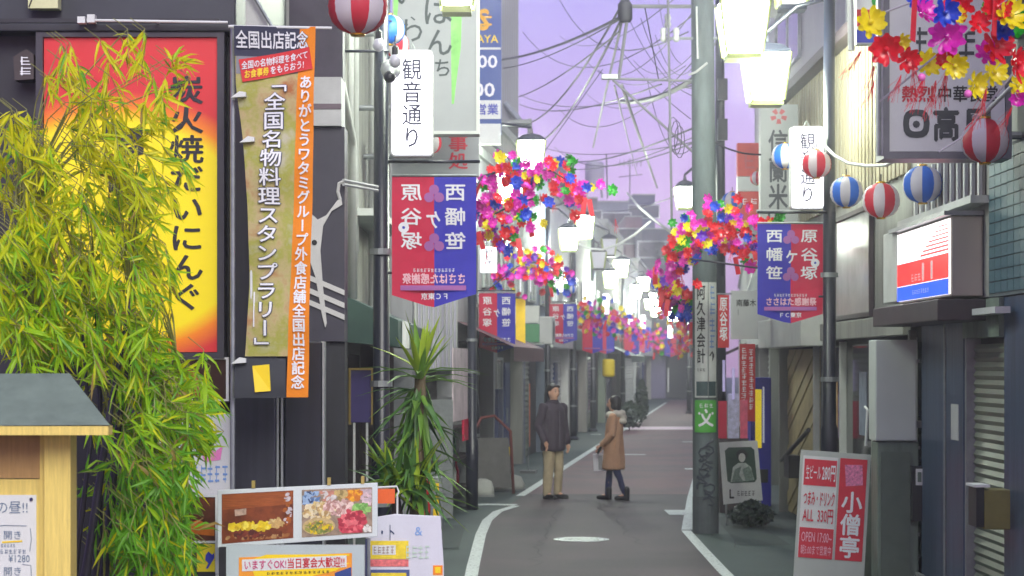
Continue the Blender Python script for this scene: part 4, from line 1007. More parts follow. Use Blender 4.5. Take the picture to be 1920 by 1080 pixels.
# ------------------------------------------------------------------ right side signs
f = Cam(15.6)
t = thing('noodle_sign', 'big white square sign with red and black brush characters behind the near flowers', 'sign', f.p(1770, 290))
part('board', MB().rect(f, 1668, 284, 1884, -60, -.3, 0), mat('noodle_white', (196, 198, 200), .5, .05, 2), t)
part('frame', MB().rect(f, 1656, 298, 1896, 285, -.32, .02).rect(f, 1656, 285, 1667, -60, -.32, .02).rect(f, 1885, 285, 1896, -60, -.32, .02), mat('sign_frame_grey', (96, 96, 104), .4, .15), t)
letters(t, f, '熱烈', 1690, 192, 1752, 160, mat('dark_red_ink', (180, 30, 44), .6, .05), bold=.03)
letters(t, f, '中華食堂', 1757, 192, 1872, 160, INK, bold=.02)
mat('brush_black', (50, 54, 58), .6, .1)
ro = [(1718 + 25 * math.copysign(abs(math.cos(k * .3927)) ** .7, math.cos(k * .3927)), 232 + 27 * math.copysign(abs(math.sin(k * .3927)) ** .7, math.sin(k * .3927))) for k in range(16)]
ri = [(1718 + (x - 1718) * .55, 232 + (y - 232) * .55) for x, y in ro]
part('brush_stroke', MB().add([f.p(x, y, .004) for x, y in ro + ri], [(i, (i + 1) % 16, 16 + (i + 1) % 16, 16 + i) for i in range(16)]), MATS['brush_black'], t)
part('brush_stroke', MB().sheet(f, [(1718 + 7 * math.cos(k * .7854), 233 + 7 * math.sin(k * .7854)) for k in range(8)], .004), MATS['brush_black'], t)
letters(t, f, '高', 1748, 266, 1800, 200, MATS['brush_black'], bold=.04)
letters(t, f, '屋', 1806, 266, 1862, 200, MATS['brush_black'], bold=.04)
scribble(t, f, 1, 1712, 110, 1752, 50, MATS['brush_black'], seed=3)
scribble(t, f, 1, 1790, 110, 1835, 50, MATS['brush_black'], seed=5)
part('bracket', MB().tube([f.p(1890, 60, -.15), Vector((3.9, 15.75, f.p(0, 60).z))], .03), STEEL, t)
part('bracket', MB().tube([f.p(1890, 250, -.15), Vector((3.9, 15.75, f.p(0, 250).z))], .03), STEEL, t)
for x_ in (1648, 1655): part('tube_post', MB().tube([f.p(x_, 292, .0), f.p(x_, -60, .0)], .016, 8), STEEL, t)
f = Cam(19)
t = thing('side_sign', 'narrow white sign with red and blue bands behind a yellow foil flower', 'sign', f.p(1625, 85))
part('board', MB().rect(f, 1606, 82, 1648, -80, -.15, 0), WHITE, t)
part('red_band', MB().rect(f, 1606, 50, 1648, 18, 0, .006), REDINK, t); part('blue_band', MB().rect(f, 1606, 80, 1648, 56, 0, .006), BLUEINK, t)
part('green_dot', MB().poly(f, [(1641 + 7 * math.cos(k * .6283), 2 + 10 * math.sin(k * .6283)) for k in range(10)], 0, .006), mat('green_ink', (40, 150, 50), .6, 0), t)
part('post', MB().tube([f.p(1596, 95, 0), f.p(1594, -80, 0)], .03, 8), OFFW, t)
part('bracket', MB().tube([f.p(1648, 20, -.08), Vector((3.9, 19.1, f.p(0, 20).z))], .03), STEEL, t)
# lit sign box on the shutter shop: face on the street side
BF = Met((3.49, 0, 0), (0, -1, 0), (0, 0, 1), (-1, 0, 0))       # u runs towards the viewer = reading direction
t = thing('lit_sign_box', 'lit white, red and blue box sign above the dark canopy on the right', 'sign', (3.5, 18.1, 2.62))
part('housing', MB().box(3.5, 3.755, 17.0, 19.3, 2.63, 3.27), mat('sign_housing', (176, 170, 156), .45, .06, 2), t, bevel=.012)
part('lit_face', MB().rect(BF, -19.28, 2.65, -17.02, 3.25, -.009, .006), mat('lit_white', (250, 240, 246), .4, 0, emit=.95), t)
part('lit_red', MB().rect(BF, -19.28, 2.78, -17.02, 2.98, .006, .008), mat('lit_red', (240, 40, 36), .4, 0, emit=.85), t)
part('lit_blue', MB().rect(BF, -19.28, 2.65, -17.02, 2.775, .006, .008), mat('lit_blue', (24, 70, 230), .4, 0, emit=.95), t)
for i in range(7):
    z = 3.0 + i * .034; part('stripe', MB().rect(BF, -18.2 + i * .12, z, -17.02, z + .017 - i * .0012, .006, .008), MATS['lit_red'], t)
scribble(t, BF, 5, -18.7, 3.1, -18.15, 3.19, mat('violet_ink', (110, 100, 190), .6, 0), w=.009)
scribble(t, BF, 4, -19.0, 3.0, -18.55, 3.07, mat('pink_red_ink', (226, 110, 150), .6, 0), w=.009)
scribble(t, BF, 3, -18.6, 2.80, -18.15, 2.87, WHINK, w=.01)
letters(t, BF, '11', -18.1, 2.80, -17.65, 2.94, WHINK, w=.01, bold=.06)
scribble(t, BF, 8, -18.55, 2.69, -17.8, 2.73, WHINK, w=.01)
part('hood', MB().box(3.44, 3.757, 16.98, 19.5, 3.275, 3.31), STEEL, t)
# boxes on the right wall
t = thing('white_wall_box', 'tall blank white box on the wall above the green-grey cabinet on the right', 'box', (3.55, 19.8, 1.38))
part('casing', MB().box(3.34, 3.72, 19.6, 19.98, 1.38, 2.31), mat('white_box', (190, 196, 192), .5, .06, 2), t, bevel=.012)
part('bracket', MB().box(3.5, 3.8, 19.72, 19.8, 1.5, 1.56), STEEL, t)
t = thing('utility_cabinet', 'green-grey cabinet standing under the blank white box on the right', 'cabinet', (3.55, 19.8, 0))
part('casing', MB().box(3.36, 3.74, 19.62, 19.96, 0, 1.37), GREENB, t, bevel=.01)
part('door_panel', MB().box(3.39, 3.66, 19.605, 19.619, .1, 1.28), mat('green_grey_dark', (88, 100, 90), .5, .15), t)
mt = part('meter', MB().box(3.66, 3.76, 19.5, 19.619, .65, 1.15), BLACKP, t)
part('label_plate', MB().box(3.69, 3.755, 19.49, 19.499, .98, 1.13), WHITE, mt)
part('glyph_plate', MB().box(3.705, 3.74, 19.484, 19.489, 1.01, 1.1), GREENB, mt)
t = thing('meter_box', 'small olive meter box fixed before the roller shutter', 'box', (3.65, 16.3, .84))
part('casing', MB().box(3.56, 3.84, 16.1, 16.34, .84, 1.14), mat('olive_box', (120, 114, 62), .5, .15), t, bevel=.008)
part('dark_side', MB().box(3.50, 3.559, 16.08, 16.36, .86, 1.16), BLACKP, t)
part('white_lid', MB().box(3.48, 3.60, 16.06, 16.36, 1.161, 1.18), WHITE, t)
# signs on the plank shop
f = Cam(30.6)
t = thing('white_sign_board', 'white square board with small black characters next to the right banner', 'sign', f.p(1406, 636))
part('board', MB().rect(f, 1371, 636, 1442, 545, -.12, 0), mat('board_white', (206, 208, 206), .5, .05), t)
letters(t, f, '南藤木', 1380, 575, 1418, 561, INK, bold=.02); letters(t, f, 'ー', 1380, 592, 1388, 578, INK, vertical=True)
part('bracket', MB().tube([f.p(1440, 590, -.05), Vector((3.9, 30.65, f.p(0, 590).z))], .03), STEEL, t)
f = Cam(27.5)
t = thing('vertical_sign', 'grey vertical sign with red flower and black brush characters beside the right glowing sign', 'sign', f.p(1460, 415))
part('board', MB().rect(f, 1426, 418, 1496, 196, -.2, 0), mat('sign_grey', (160, 164, 164), .5, .08, 2), t)
RD = mat('faded_red', (176, 84, 88), .6, .1)
for k in range(5):
    a = k * 1.2566 + .3; part('flower_print', MB().sheet(f, [(1460 + 6 * math.cos(a - .5), 218 + 6 * math.sin(a - .5)), (1460 + 16 * math.cos(a - .3), 218 + 15 * math.sin(a - .3)), (1460 + 16 * math.cos(a + .3), 218 + 15 * math.sin(a + .3)), (1460 + 6 * math.cos(a + .5), 218 + 6 * math.sin(a + .5))], .004), RD, t)
letters(t, f, '信蘭米', 1440, 394, 1478, 242, mat('brush_grey', (58, 60, 68), .6, .1), vertical=True, bold=.025)
letters(t, f, '川', 1434, 418, 1474, 398, MATS['brush_grey'], bold=.02)
part('bracket', MB().tube([f.p(1496, 300, -.1), Vector((3.8, 27.6, f.p(0, 300).z))], .03), STEEL, t)
part('bracket', MB().tube([f.p(1418, 396, .02), f.p(1500, 396, .02)], .02), OFFW, t)
f = Cam(37)
t = thing('red_sign', 'faded red vertical sign behind the small blue lantern on the right', 'sign', f.p(1405, 418))
part('board', MB().rect(f, 1383, 330, 1427, 268, -.2, 0), mat('faded_red_board', (190, 70, 62), .5, .1), t)
part('board', MB().rect(f, 1383, 358, 1427, 331, -.2, -.01), OFFW, t)
part('board', MB().rect(f, 1383, 420, 1427, 359, -.2, 0), MATS['faded_red_board'], t)
scribble(t, f, 1, 1392, 318, 1420, 284, MATS['faded_red']); scribble(t, f, 2, 1390, 384, 1422, 372, WHINK)
part('bracket', MB().tube([f.p(1427, 350, -.1), RF.p(7.2, f.p(0, 350).z, -.1)], .03), STEEL, t)
# vending machine and flags at the corner shop
f = Cam(31.2)
gy = 680 + FPX * CH / 31.2
t = thing('vending_machine', 'bright blue vending machine with a yellow panel beside the diagonal planks', 'vending machine', G(1427, 31.2))
part('cabinet', MB().rect(f, 1408, gy, 1446, 708, -.7, 0), mat('vend_blue', (50, 48, 178), .35, .08), t, bevel=.01)
part('yellow_panel', MB().rect(f, 1416, 840, 1428, 730, 0, .01), mat('vend_yellow', (226, 200, 20), .4, .1, emit=.25), t)
part('light_tube', MB().rect(f, 1430, 830, 1433, 725, 0, .015), mat('tube_white', (206, 210, 230), .3, 0, emit=.15), t)
part('dispenser', MB().rect(f, 1412, 905, 1440, 880, 0, .01), BLACKP, t)
t = thing('red_flag', 'red fabric flag with white characters next to the blue vending machine', 'flag', G(1398, 30.4))
f = Cam(30.4); gy = 680 + FPX * CH / 30.4
part('pole', MB().tube([G(1387, 30.45), f.p(1387, 640, -.05)], .012, 6), WHITE, t)
part('cloth', MB().rect(f, 1387, 790, 1416, 645, -.004, .004), mat('flag_red_cloth', (208, 52, 56), .7, .1, trans=.2), t)
scribble(t, f, 11, 1390, 785, 1400, 652, WHINK, vertical=True, w=.008); scribble(t, f, 9, 1404, 770, 1413, 655, WHINK, vertical=True, w=.008, seed=8)
part('foot', MB().box(G(1387, 0).x * 1 + (1387 - 960) / FPX * 30.4 - .15, (1387 - 960) / FPX * 30.4 + .15, 30.3, 30.6, 0, .05), CONC, t)
t = thing('red_flag', 'narrow red hanging banner just right of the utility pole advert', 'flag', Cam(29.4).p(1356, 655))
part('cloth', MB().rect(Cam(29.4), 1346, 652, 1367, 553, -.004, .004), MATS['flag_red_cloth'], t)
letters(t, Cam(29.4), '原谷塚', 1349, 640, 1364, 556, WHINK, vertical=True, bold=.02, w=.008)
part('rod', MB().tube([Cam(29.4).p(1340, 551), Cam(29.4).p(1372, 551)], .012, 6), STEEL, t)
part('cord', MB().tube([Cam(29.4).p(1356, 551), Cam(29.4).p(1356, 520)], .006, 5), CABLE, t)
f = Cam(29.8); gy = 680 + FPX * CH / 29.8
t = thing('drinks_display', 'cluster of red and white drink posters and bottles behind the portrait board', 'display', G(1375, 29.8))
part('shelf', MB().rect(f, 1350, gy, 1404, 822, -.4, -.02), BROWN, t)
for x0, x1, y0, y1, m_ in ((1347, 1363, 822, 752, BRED), (1388, 1402, 822, 750, mat('pink_poster', (222, 90, 120), .5, .2, 12)), (1365, 1386, 822, 738, mat('white_blue_poster', (190, 186, 220), .5, .35, 14))):
    part('poster', MB().rect(f, x0, y0, x1, y1, -.03, -.005), m_, t)
for x_, y_ in ((1357, 700), (1375, 715)):
    part('lit_tube', MB().tube([f.p(x_, y_ + 34, .02), f.p(x_, y_ - 25, .02)], .02, 8), mat('violet_tube', (200, 190, 240), .3, 0, emit=.12), t)
for i in range(5): part('bottle', MB().lathe(f.p(1352 + i * 11, 822, -.1), [(.03, 0), (.03, .14), (.012, .2), (.012, .25)], 8), (GREENS, OFFW, BRED)[i % 3], t, True)

# portrait board
f = Cam(27.6); gy = 680 + FPX * CH / 27.6
t = thing('portrait_board', 'white standing board with a green portrait photograph right of the utility pole', 'sign board', G(1390, 27.6))
q = [(1349, 830), (1420, 826), (1430, 938), (1357, 946)]
part('board', MB().poly(f, q, -.04, 0), WHITE, t)
part('photo', MB().poly(f, [(1359, 845), (1366, 839), (1408, 838), (1414, 843), (1419, 898), (1415, 904), (1371, 906), (1364, 902)], 0, .004), mat('photo_green', (52, 78, 62), .4, .3, 8), t)
PH = mat('photo_pale', (190, 200, 190), .4, .3, 10)
part('portrait_print', MB().sheet(f, [(1370, 904), (1374, 876), (1384, 868), (1398, 868), (1408, 876), (1414, 900)], .006), PH, t)
part('portrait_print', MB().sheet(f, [(1391 + 10.5 * math.cos(k * .5236), 853 + 11 * math.sin(k * .5236)) for k in range(12)], .0064), mat('photo_hair', (44, 50, 44), .4, .3, 30), t)
part('portrait_print', MB().sheet(f, [(1372, 903), (1378, 880), (1390, 874), (1386, 890), (1394, 903)], .0068), mat('photo_robe', (120, 140, 126), .4, .4, 40), t)
part('portrait_print', MB().sheet(f, [(1398, 903), (1392, 880), (1404, 874), (1410, 884), (1413, 900)], .0068), MATS['photo_robe'], t)
part('portrait_print', MB().sheet(f, [(1391 + 6.5 * math.cos(k * .5236), 858 + 8.5 * math.sin(k * .5236)) for k in range(12)], .007), mat('photo_face', (214, 216, 206), .4, .1), t)
letters(t, f, 'L', 1368, 934, 1376, 918, INK, bold=.06); scribble(t, f, 5, 1382, 930, 1416, 920, INK)
part('leg', MB().tube([f.p(1362, 944, -.02), G(1362, 27.5)], .015, 6), STEEL, t); part('leg', MB().tube([f.p(1426, 938, -.02), G(1426, 27.5)], .015, 6), STEEL, t)
part('leg', MB().tube([f.p(1394, 850, -.045), G(1394, 28.1)], .015, 6), STEEL, t)
def shrub(name, label, px, d, w_, h_, n, m_, size=.07, group=None):
    c = G(px, d); t = thing(name, label, 'shrub', c, group)
    part('stem', MB().tube([c, c + Vector((.02, 0, h_ * .6))], [.02, .01], 6), BROWN, t)
    mb = MB()
    for i in range(n):
        a = R.uniform(0, 6.283); rr = w_ / 2 * R.random() ** .5; z = h_ * (.12 + .88 * R.random()); k = math.sin(min(1, z / h_) * 2.6 + .4)
        p = c + Vector((rr * k * math.cos(a), rr * k * math.sin(a), z)); u = Vector((R.gauss(0, 1), R.gauss(0, 1), R.gauss(0, .7))).normalized(); v = u.orthogonal().normalized()
        s = size * R.uniform(.6, 1.3); mb.m = i % len(m_)
        mb.add([p - u * s * .5, p + v * s * .22, p + u * s * .5, p - v * s * .22], [(0, 1, 2, 3)])
    part('foliage', mb, m_, t, kind='stuff')
    return t
DKL = [mat('dark_leaf', (34, 50, 40), .5, .2), mat('dark_leaf_b', (48, 66, 46), .5, .2)]
shrub('potted_shrub', 'dark leafy shrub in front of the portrait board', 1408, 27.2, .62, .34, 1300, DKL)
shrub('potted_shrub', 'tall dark shrub at the roadside behind the woman', 1203, 74, .5, 1.5, 600, DKL, .2)
shrub('potted_shrub', 'low dark shrub on the left roadside past the yellow lantern', 1180, 66, .9, .9, 500, DKL, .16)

# utility pole
t = thing('utility_pole', 'thick concrete utility pole with adverts on the right of the road', 'utility pole', G(1323, 26.3))
b_ = G(1323, 26.3); U = Cam(26.3)
part('pole', MB().tube([b_, b_ + Vector((0, 0, .6)), P(1321, 500, 26.3), P(1315, -260, 26.3)], [.16, .158, .15, .135], 20), mat('pole_concrete', (88, 98, 100), .8, .28, 4, .25, stretch=(2, 2, .5)), t, True)
part('base_wrap', MB().lathe(b_, [(.162, 0), (.162, .45), (.155, .46)], 20), mat('base_wrap', (74, 80, 84), .7, .2), t)
class Wrap:       # bends flat print round the pole
    def __init__(s, off): s.off = off
    def p(s, u, v, w=0.0):
        z = CH + (HZ - v) / U.k; a = (u - 1321) / U.k / .17; r = .165 + s.off + w
        return Vector((b_.x - .01 + r * math.sin(a), b_.y - r * math.cos(a), z))
def wrapped(x0, y0, x1, y1, off, m_, nm):
    mb = MB(); w_ = Wrap(off); n = 8; vs = []
    for i in range(n + 1):
        u = x0 + (x1 - x0) * i / n; vs += [w_.p(u, y0), w_.p(u, y1)]
    mb.add(vs, [(2 * i, 2 * i + 2, 2 * i + 3, 2 * i + 1) for i in range(n)])
    return part(nm, mb, m_, t, True)
wrapped(1298, 745, 1344, 530, .004, mat('advert_white', (196, 200, 196), .5, .08), 'advert')
wrapped(1298, 810, 1344, 750, .004, mat('school_green', (78, 164, 60), .5, .08), 'school_sign')
letters(t, Wrap(.006), '阿久津会計', 1303, 682, 1320, 534, INK, vertical=True, bold=.02)
scribble(t, Wrap(.006), 4, 1327, 658, 1340, 536, mat('pale_blue_print', (120, 150, 196), .6, 0), vertical=True, w=0.004)
letters(t, Wrap(.006), '文', 1306, 800, 1336, 766, WHINK, bold=.04); scribble(t, Wrap(.006), 3, 1308, 764, 1336, 756, WHINK, w=.004)
scribble(t, Wrap(.006), 3, 1304, 696, 1320, 690, INK, w=.004); letters(t, Wrap(.006), '↑', 1326, 680, 1342, 655, INK, bold=.03)
wrapped(1302, 742, 1342, 715, .007, mat('advert_dark', (58, 78, 80), .5, .3, 20), 'advert_photo')
for k in range(7):
    y_ = 824 + k * 16; gx = R.uniform(1312, 1330); part('graffiti', MB().tube([Wrap(-.002).p(gx + 12 * math.sin(q_ * .9 + k * 2), y_ + q_ * 2.2 + 5 * math.cos(q_ * 1.3 + k)) for q_ in range(12)], .011, 5), mat('graffiti_ink', (58, 62, 72), .7, .1), t)
part('conduit', MB().tube([Wrap(.01).p(1325, 745), Wrap(.01).p(1325, 530)], .006, 6), STEEL, t)
for y_ in (-10, 12): part('crossarm', MB().tube([P(1160, y_, 26.3), P(1345, y_, 26.3)], .026, 6), CABLEG, t)
part('crossarm', MB().tube([P(1240, 72, 26.25), P(1345, 72, 26.25)], .02, 6), STEEL, t)
part('outrigger', MB().tube([P(1128, 147, 26.3), P(1305, 152, 26.3)], .016, 8), CABLEG, t)
part('brace', MB().tube([P(1149, 150, 26.3), P(1300, 286, 26.3)], .016, 8), CABLEG, t)
for x_, y_ in ((1244, 66), (1268, 66), (1252, 40)): part('insulator', MB().lathe(P(x_, y_, 26.25), [(.03, -.08), (.045, -.04), (.03, 0), (.045, .04), (.03, .09)], 8), OFFW, t, True)
part('transformer', MB().lathe(P(1172, 30, 26.3), [(.06, -.08), (.09, -.04), (.09, .14), (.05, .2)], 10), CABLE, t, True)
part('junction_box', MB().box(P(1128, 0, 26.3).x, P(1158, 0, 26.3).x, 26.25, 26.4, P(0, 148, 26.3).z, P(0, 140, 26.3).z), STEEL, t)
part('lamp_arm', MB().tube([P(1292, 140, 26.2), P(1305, 135, 26.1), P(1326, 118, 26.0)], .015, 6), OFFW, t)
part('conduit', MB().tube([P(1306, 12, 26.1), P(1308, 110, 26.1)], .012, 6), OFFW, t)
mb = MB()
for k in range(3):
    c = P(1262 + k * 6, 250 + k * 8, 26.1); rr = R.uniform(.08, .15)
    mb.tube([c + Vector((rr * .5 * math.cos(a * .5), R.uniform(-.03, .03), rr * 1.6 * math.sin(a * .5))) for a in range(14)], .006, 5)
part('cable_coil', mb, CABLE, t)
t = thing('rear_pole', 'thin dark pole standing behind the concrete utility pole', 'utility pole', G(1352, 34))
part('pole', MB().tube([G(1352, 34), P(1349, -120, 34)], [.09, .07], 12), POLEM, t, True)
for y_ in (150, 225): part('box', MB().box(P(1344, 0, 34).x, P(1362, 0, 34).x, 33.8, 33.9, P(0, y_ + 40, 34).z, P(0, y_, 34).z), POLEM, t)

# red price board on the pavement
d_ = 20.0; f = Cam(d_)
t = thing('price_board', 'red and white standing price board leaning before the right lamp post', 'sign board', G(1565, d_))
class Tilt:
    def p(s, u, v, w=0.0):
        a = (u - 1490) / 150.0; u2 = u + (1060 - v) * .085 * .9
        q = f.p(u2, v + (u - 1565) * .075, w); q.y += max(0, (CH + (HZ - v) / f.k)) * .12; return q
T_ = Tilt()
part('board', MB().poly(T_, [(1490, 850), (1622, 850), (1622, 1096), (1490, 1096)], -.03, 0), mat('board_grey_white', (176, 182, 176), .5, .06), t)
part('white_field', MB().poly(T_, [(1495, 860), (1561, 860), (1561, 1050), (1495, 1050)], 0, .003), WHITE, t)
PR = mat('price_red', (206, 34, 56), .5, .08)
part('red_field', MB().poly(T_, [(1565, 860), (1616, 860), (1616, 1050), (1565, 1050)], 0, .004), PR, t)
part('red_field', MB().poly(T_, [(1498, 866), (1559, 866), (1559, 915), (1498, 915)], .003, .006), PR, t)
part('red_field', MB().poly(T_, [(1496, 994), (1560, 994), (1560, 1050), (1496, 1050)], .003, .006), PR, t)
letters(t, T_, '生ビール', 1501, 905, 1530, 876, WHINK, w=.009); letters(t, T_, '280円', 1532, 905, 1557, 876, WHINK, w=.009, run=True, bold=.02)
letters(t, T_, 'つまみ・ドリンク', 1500, 952, 1558, 926, PR, w=.009, bold=.02, run=True); letters(t, T_, 'ALL  330円', 1500, 984, 1557, 958, PR, w=.009, run=True, bold=.02)
letters(t, T_, 'OPEN 17:00~', 1500, 1020, 1557, 1002, mat('pink_letter', (236, 180, 196), .6, 0), w=.009, run=True); letters(t, T_, '朝5:00まで営業中', 1500, 1044, 1557, 1026, MATS['pink_letter'], w=.009, run=True)
letters(t, T_, '小僧亭', 1571, 1046, 1611, 920, WHINK, vertical=True, w=.008, bold=.028)
part('stamp_print', MB().poly(T_, [(1574, 872), (1607, 870), (1610, 908), (1578, 912)], .004, .006), mat('stamp_pink', (216, 120, 160), .6, .5, 40), t)
part('rear_board', MB().poly(Cam(20.75), [(1502, 870), (1628, 862), (1655, 1096), (1515, 1096)], -.02, 0), mat('board_back', (120, 128, 120), .6, .1), t)
part('top_handle', MB().tube([f.p(1640, 840, -.5), f.p(1643, 770, -.5), f.p(1640, 765, -.55)], .014, 6), WHITE, t)
t = thing('white_post', 'slim white post standing behind the red price board', 'post', G(1640, 20.9))
part('post', MB().tube([G(1640, 20.9), P(1637, 772, 20.9), P(1641, 768, 20.9)], .018, 8), WHITE, t, True)
part('foot', MB().lathe(G(1640, 20.9), [(.1, 0), (.1, .02), (.03, .04)], 14), STEEL, t)

# ------------------------------------------------------------------ lantern cord and overhead cables
def cable(label, a, b, sag, r=.012, m_=CABLE, name='cable'):
    pts = arc(P(*a), P(*b), sag); mb = MB().tube(pts, r, 5)
    return solo(name, mb, m_, label, 'cable', tuple(pts[0]), group='overhead cables')
solo('lantern_cord', MB().tube([P(1545, 272, 22), P(1565, 292, 21.6), P(1590, 306, 21.2), P(1625, 311, 20.3), P(1660, 310, 19.5), P(1700, 292, 18.6), P(1732, 272, 17.8), P(1775, 238, 16.6), P(1847, 212, 15.2), P(1940, 120, 14)], .016, 6), OFFW, 'white tube cord carrying the striped lanterns on the right', 'cord', tuple(P(1545, 272, 22)), smooth=True)
solo('lantern_cord', MB().tube([P(1085, 458, 53), P(1105, 466, 53), P(1130, 468, 53), P(1160, 458, 52), P(1190, 440, 51), P(1220, 415, 50)], .03, 6), OFFW, 'white sagging tube running right from the mid-street lamp pair', 'cord', tuple(P(1085, 458, 53)), smooth=True)
solo('lantern_cord', MB().tube([P(1176, 362, 40), P(1200, 390, 36), P(1230, 415, 32), P(1262, 438, 27)], .02, 6), OFFW, 'pale tube slanting down into the right flower spray', 'cord', tuple(P(1176, 362, 40)), smooth=True)
solo('lantern_cord', MB().tube(arc(P(600, -60, 11.8), P(735, 40, 19.5), .05) + arc(P(742, 62, 21), P(806, 246, 23), .03)[1:], .008, 5), CABLE, 'dark cord holding the striped lanterns at the top left', 'cord', tuple(P(600, -60, 11.8)))
CB = [('thick cable rising from the ribbed tower to the top crossarm', (870, 112, 44), (1160, 34, 26.3), .2, .02),
 ('thin cable just under the thick one from the tower', (945, 128, 44), (1160, 38, 26.3), .1, .01),
 ('cable from the tower side to the crossarm, crossing the sky low', (972, 182, 46), (1160, 60, 26.3), .1, .012),
 ('steep dark cable from the tower ledge up to the transformer', (995, 230, 45), (1166, 8, 26.3), .25, .016),
 ('steep dark cable left of its twin, rising to the transformer', (1008, 268, 46), (1158, 50, 26.3), .25, .015),
 ('steep dark cable, rightmost of the three rising to the transformer', (1018, 264, 46), (1163, 40, 26.3), .2, .018),
 ('level cable low over the sky ending at the utility pole', (975, 178, 60), (1300, 160, 26.4), .3, .01),
 ('lower level cable over the sky ending at the outrigger', (975, 196, 60), (1240, 158, 26.4), .25, .012),
 ('dark cable slanting up to the right just above the far roofs', (1030, 292, 70), (1300, 240, 26.5), .3, .014),
 ('nearly level thin cable above the far roofs', (1040, 276, 80), (1300, 268, 30), .5, .012),
 ('beaded cable, left one of the pair dropping from the transformer', (1166, 40, 26.3), (1112, 276, 40), .0, .018),
 ('beaded cable, right one of the pair dropping to the junction box', (1176, 34, 26.3), (1160, 148, 26.3), .0, .022),
 ('pale cable running down right from the junction box to the roofs', (1166, 160, 26.3), (1232, 352, 48), .0, .022),
 ('vertical pale line hanging beside the utility pole', (1252, -20, 26.2), (1260, 440, 25.8), .0, .016),
 ('thin cable crossing from the top left corner of the sky', (1040, -20, 60), (1290, 60, 26.4), .8, .01),
 ('thin cable in the sky passing behind the crossarm', (980, 60, 60), (1310, 20, 30), .9, .01),
 ('thin dropping line in front of the sky right of the transformer', (1208, 8, 26.3), (1235, 150, 26.3), .0, .008),
 ('cable from the utility pole to the right lamp post', (1330, 262, 26.3), (1426, 290, 27.5), .05, .012),
 ('cable leaving the utility pole towards the top right', (1310, 130, 26.3), (1350, 60, 30), .05, .012),
 ('pale cable slanting from the junction box towards the far roofs', (1152, 160, 26.3), (1195, 330, 60), .0, .012),
 ('dark sagging cable bundle left of the utility pole', (1165, 190, 34), (1300, 148, 26.3), .1, .035),
 ('thin cable low above the brick block', (1060, 362, 100), (1290, 358, 40), .6, .014)]
for l_, a, b_, s_, r_ in CB: cable(l_, a, b_, s_, r_, CABLEG if 'pale' in l_ or 'beaded' in l_ else CABLE)
rw = random.Random(3)
for k in range(8):
    x0 = rw.uniform(1120, 1250); y0 = rw.uniform(-20, 160); x1 = rw.uniform(1265, 1345); y1 = rw.uniform(60, 330)
    cable('thin dark cable in the tangle just left of the utility pole', (x0, y0, rw.uniform(27, 40)), (x1, y1, 26.5), rw.uniform(.05, .5), .006)
for k, o_ in enumerate(('topmost', 'second highest', 'third highest', 'fourth highest', 'fifth highest', 'lowest')):
    x0 = rw.uniform(980, 1100); y0 = 60 + k * 50 + rw.uniform(-10, 10)
    cable(o_ + ' of the six faint cables crossing the open violet sky', (x0, y0, rw.uniform(46, 80)), (1300, y0 - rw.uniform(-20, 110), 27), rw.uniform(.1, .6), .008)
solo('wall_cable', MB().tube([P(1130, 130, 40), P(1010, 300, 46)], .01, 5), CABLE, 'faint cable crossing behind the three steep cables', 'cable', tuple(P(1130, 130, 40)), group='overhead cables')
# ------------------------------------------------------------------ left foreground: notice board
D = 9.6; f = Cam(D); gy = 680 + FPX * CH / D
ROOF = mat('green_grey_roof', (112, 126, 112), .6, .25, 5, .2)
t = thing('notice_board', 'yellow wooden notice board with a grey-green hipped roof at the lower left', 'notice board', G(40, D))
fr_, bk = D - .22, D + .3
A = lambda x, y, d: P(x, y, d)
rp_ = [P(-420, 800, fr_), P(206, 797, fr_), P(206, 806, bk + .2), P(-420, 806, bk + .2), P(-400, 702, D + .15), P(130, 700, D + .15)]
part('roof', MB().add(rp_, [(0, 1, 5, 4), (1, 2, 5), (2, 3, 4, 5), (3, 0, 4)]), ROOF, t)
part('eave_board', MB().box(P(-420, 0, fr_).x, P(203, 0, fr_).x, fr_ + .005, fr_ + .06, P(0, 816, fr_).z, P(0, 799, fr_).z), WOODY, t)
part('eave_board', MB().box(P(196, 0, fr_).x, P(203, 0, fr_).x, fr_ + .061, fr_ + .1, P(0, 816, fr_).z, P(0, 799, fr_).z), WOODY, t)
part('soffit', MB().box(P(-415, 0, fr_).x, P(150, 0, fr_).x, fr_ + .062, bk + .1, P(0, 812, fr_).z, P(0, 808, fr_).z), WOODY, t)
part('post', MB().box(P(84, 0, D).x, P(134, 0, D).x, D - .02, D + .12, 0, P(0, 813, fr_).z), WOODY, t, bevel=.004)
part('post', MB().box(P(-330, 0, D).x, P(-280, 0, D).x, D - .02, D + .12, 0, P(0, 813, fr_).z), WOODY, t, bevel=.004)
part('inner_jamb', MB().box(P(72, 0, D).x, P(83.6, 0, D).x, D + .03, D + .10, .9, P(0, 813, fr_).z), WOODY, t)
part('panel', MB().box(P(-279, 0, D).x, P(71.6, 0, D).x, D + .05, D + .08, P(0, 1200, D).z, P(0, 899, D).z), WOODY, t)
part('header_panel', MB().box(P(-279, 0, D).x, P(71.6, 0, D).x, D + .04, D + .075, P(0, 897.5, D).z, P(0, 815, D).z), mat('brown_wood', (178, 140, 84), .5, .14, 5, .1, stretch=(14, 14, 1)), t)
part('bottom_rail', MB().box(P(-279, 0, D).x, P(83, 0, D).x, D, D + .1, P(0, 1240, D).z, P(0, 1201, D).z), WOODY, t)
fp = Cam(D + .045)
t = thing('paper_notice', 'white handwritten paper notice pinned to the notice board', 'paper', fp.p(0, 1180))
part('sheet', MB().rect(fp, -120, 1180, 68, 928, -.003, 0), WHITE, t)
INKG = mat('pen_grey', (96, 116, 140), .6, .1)
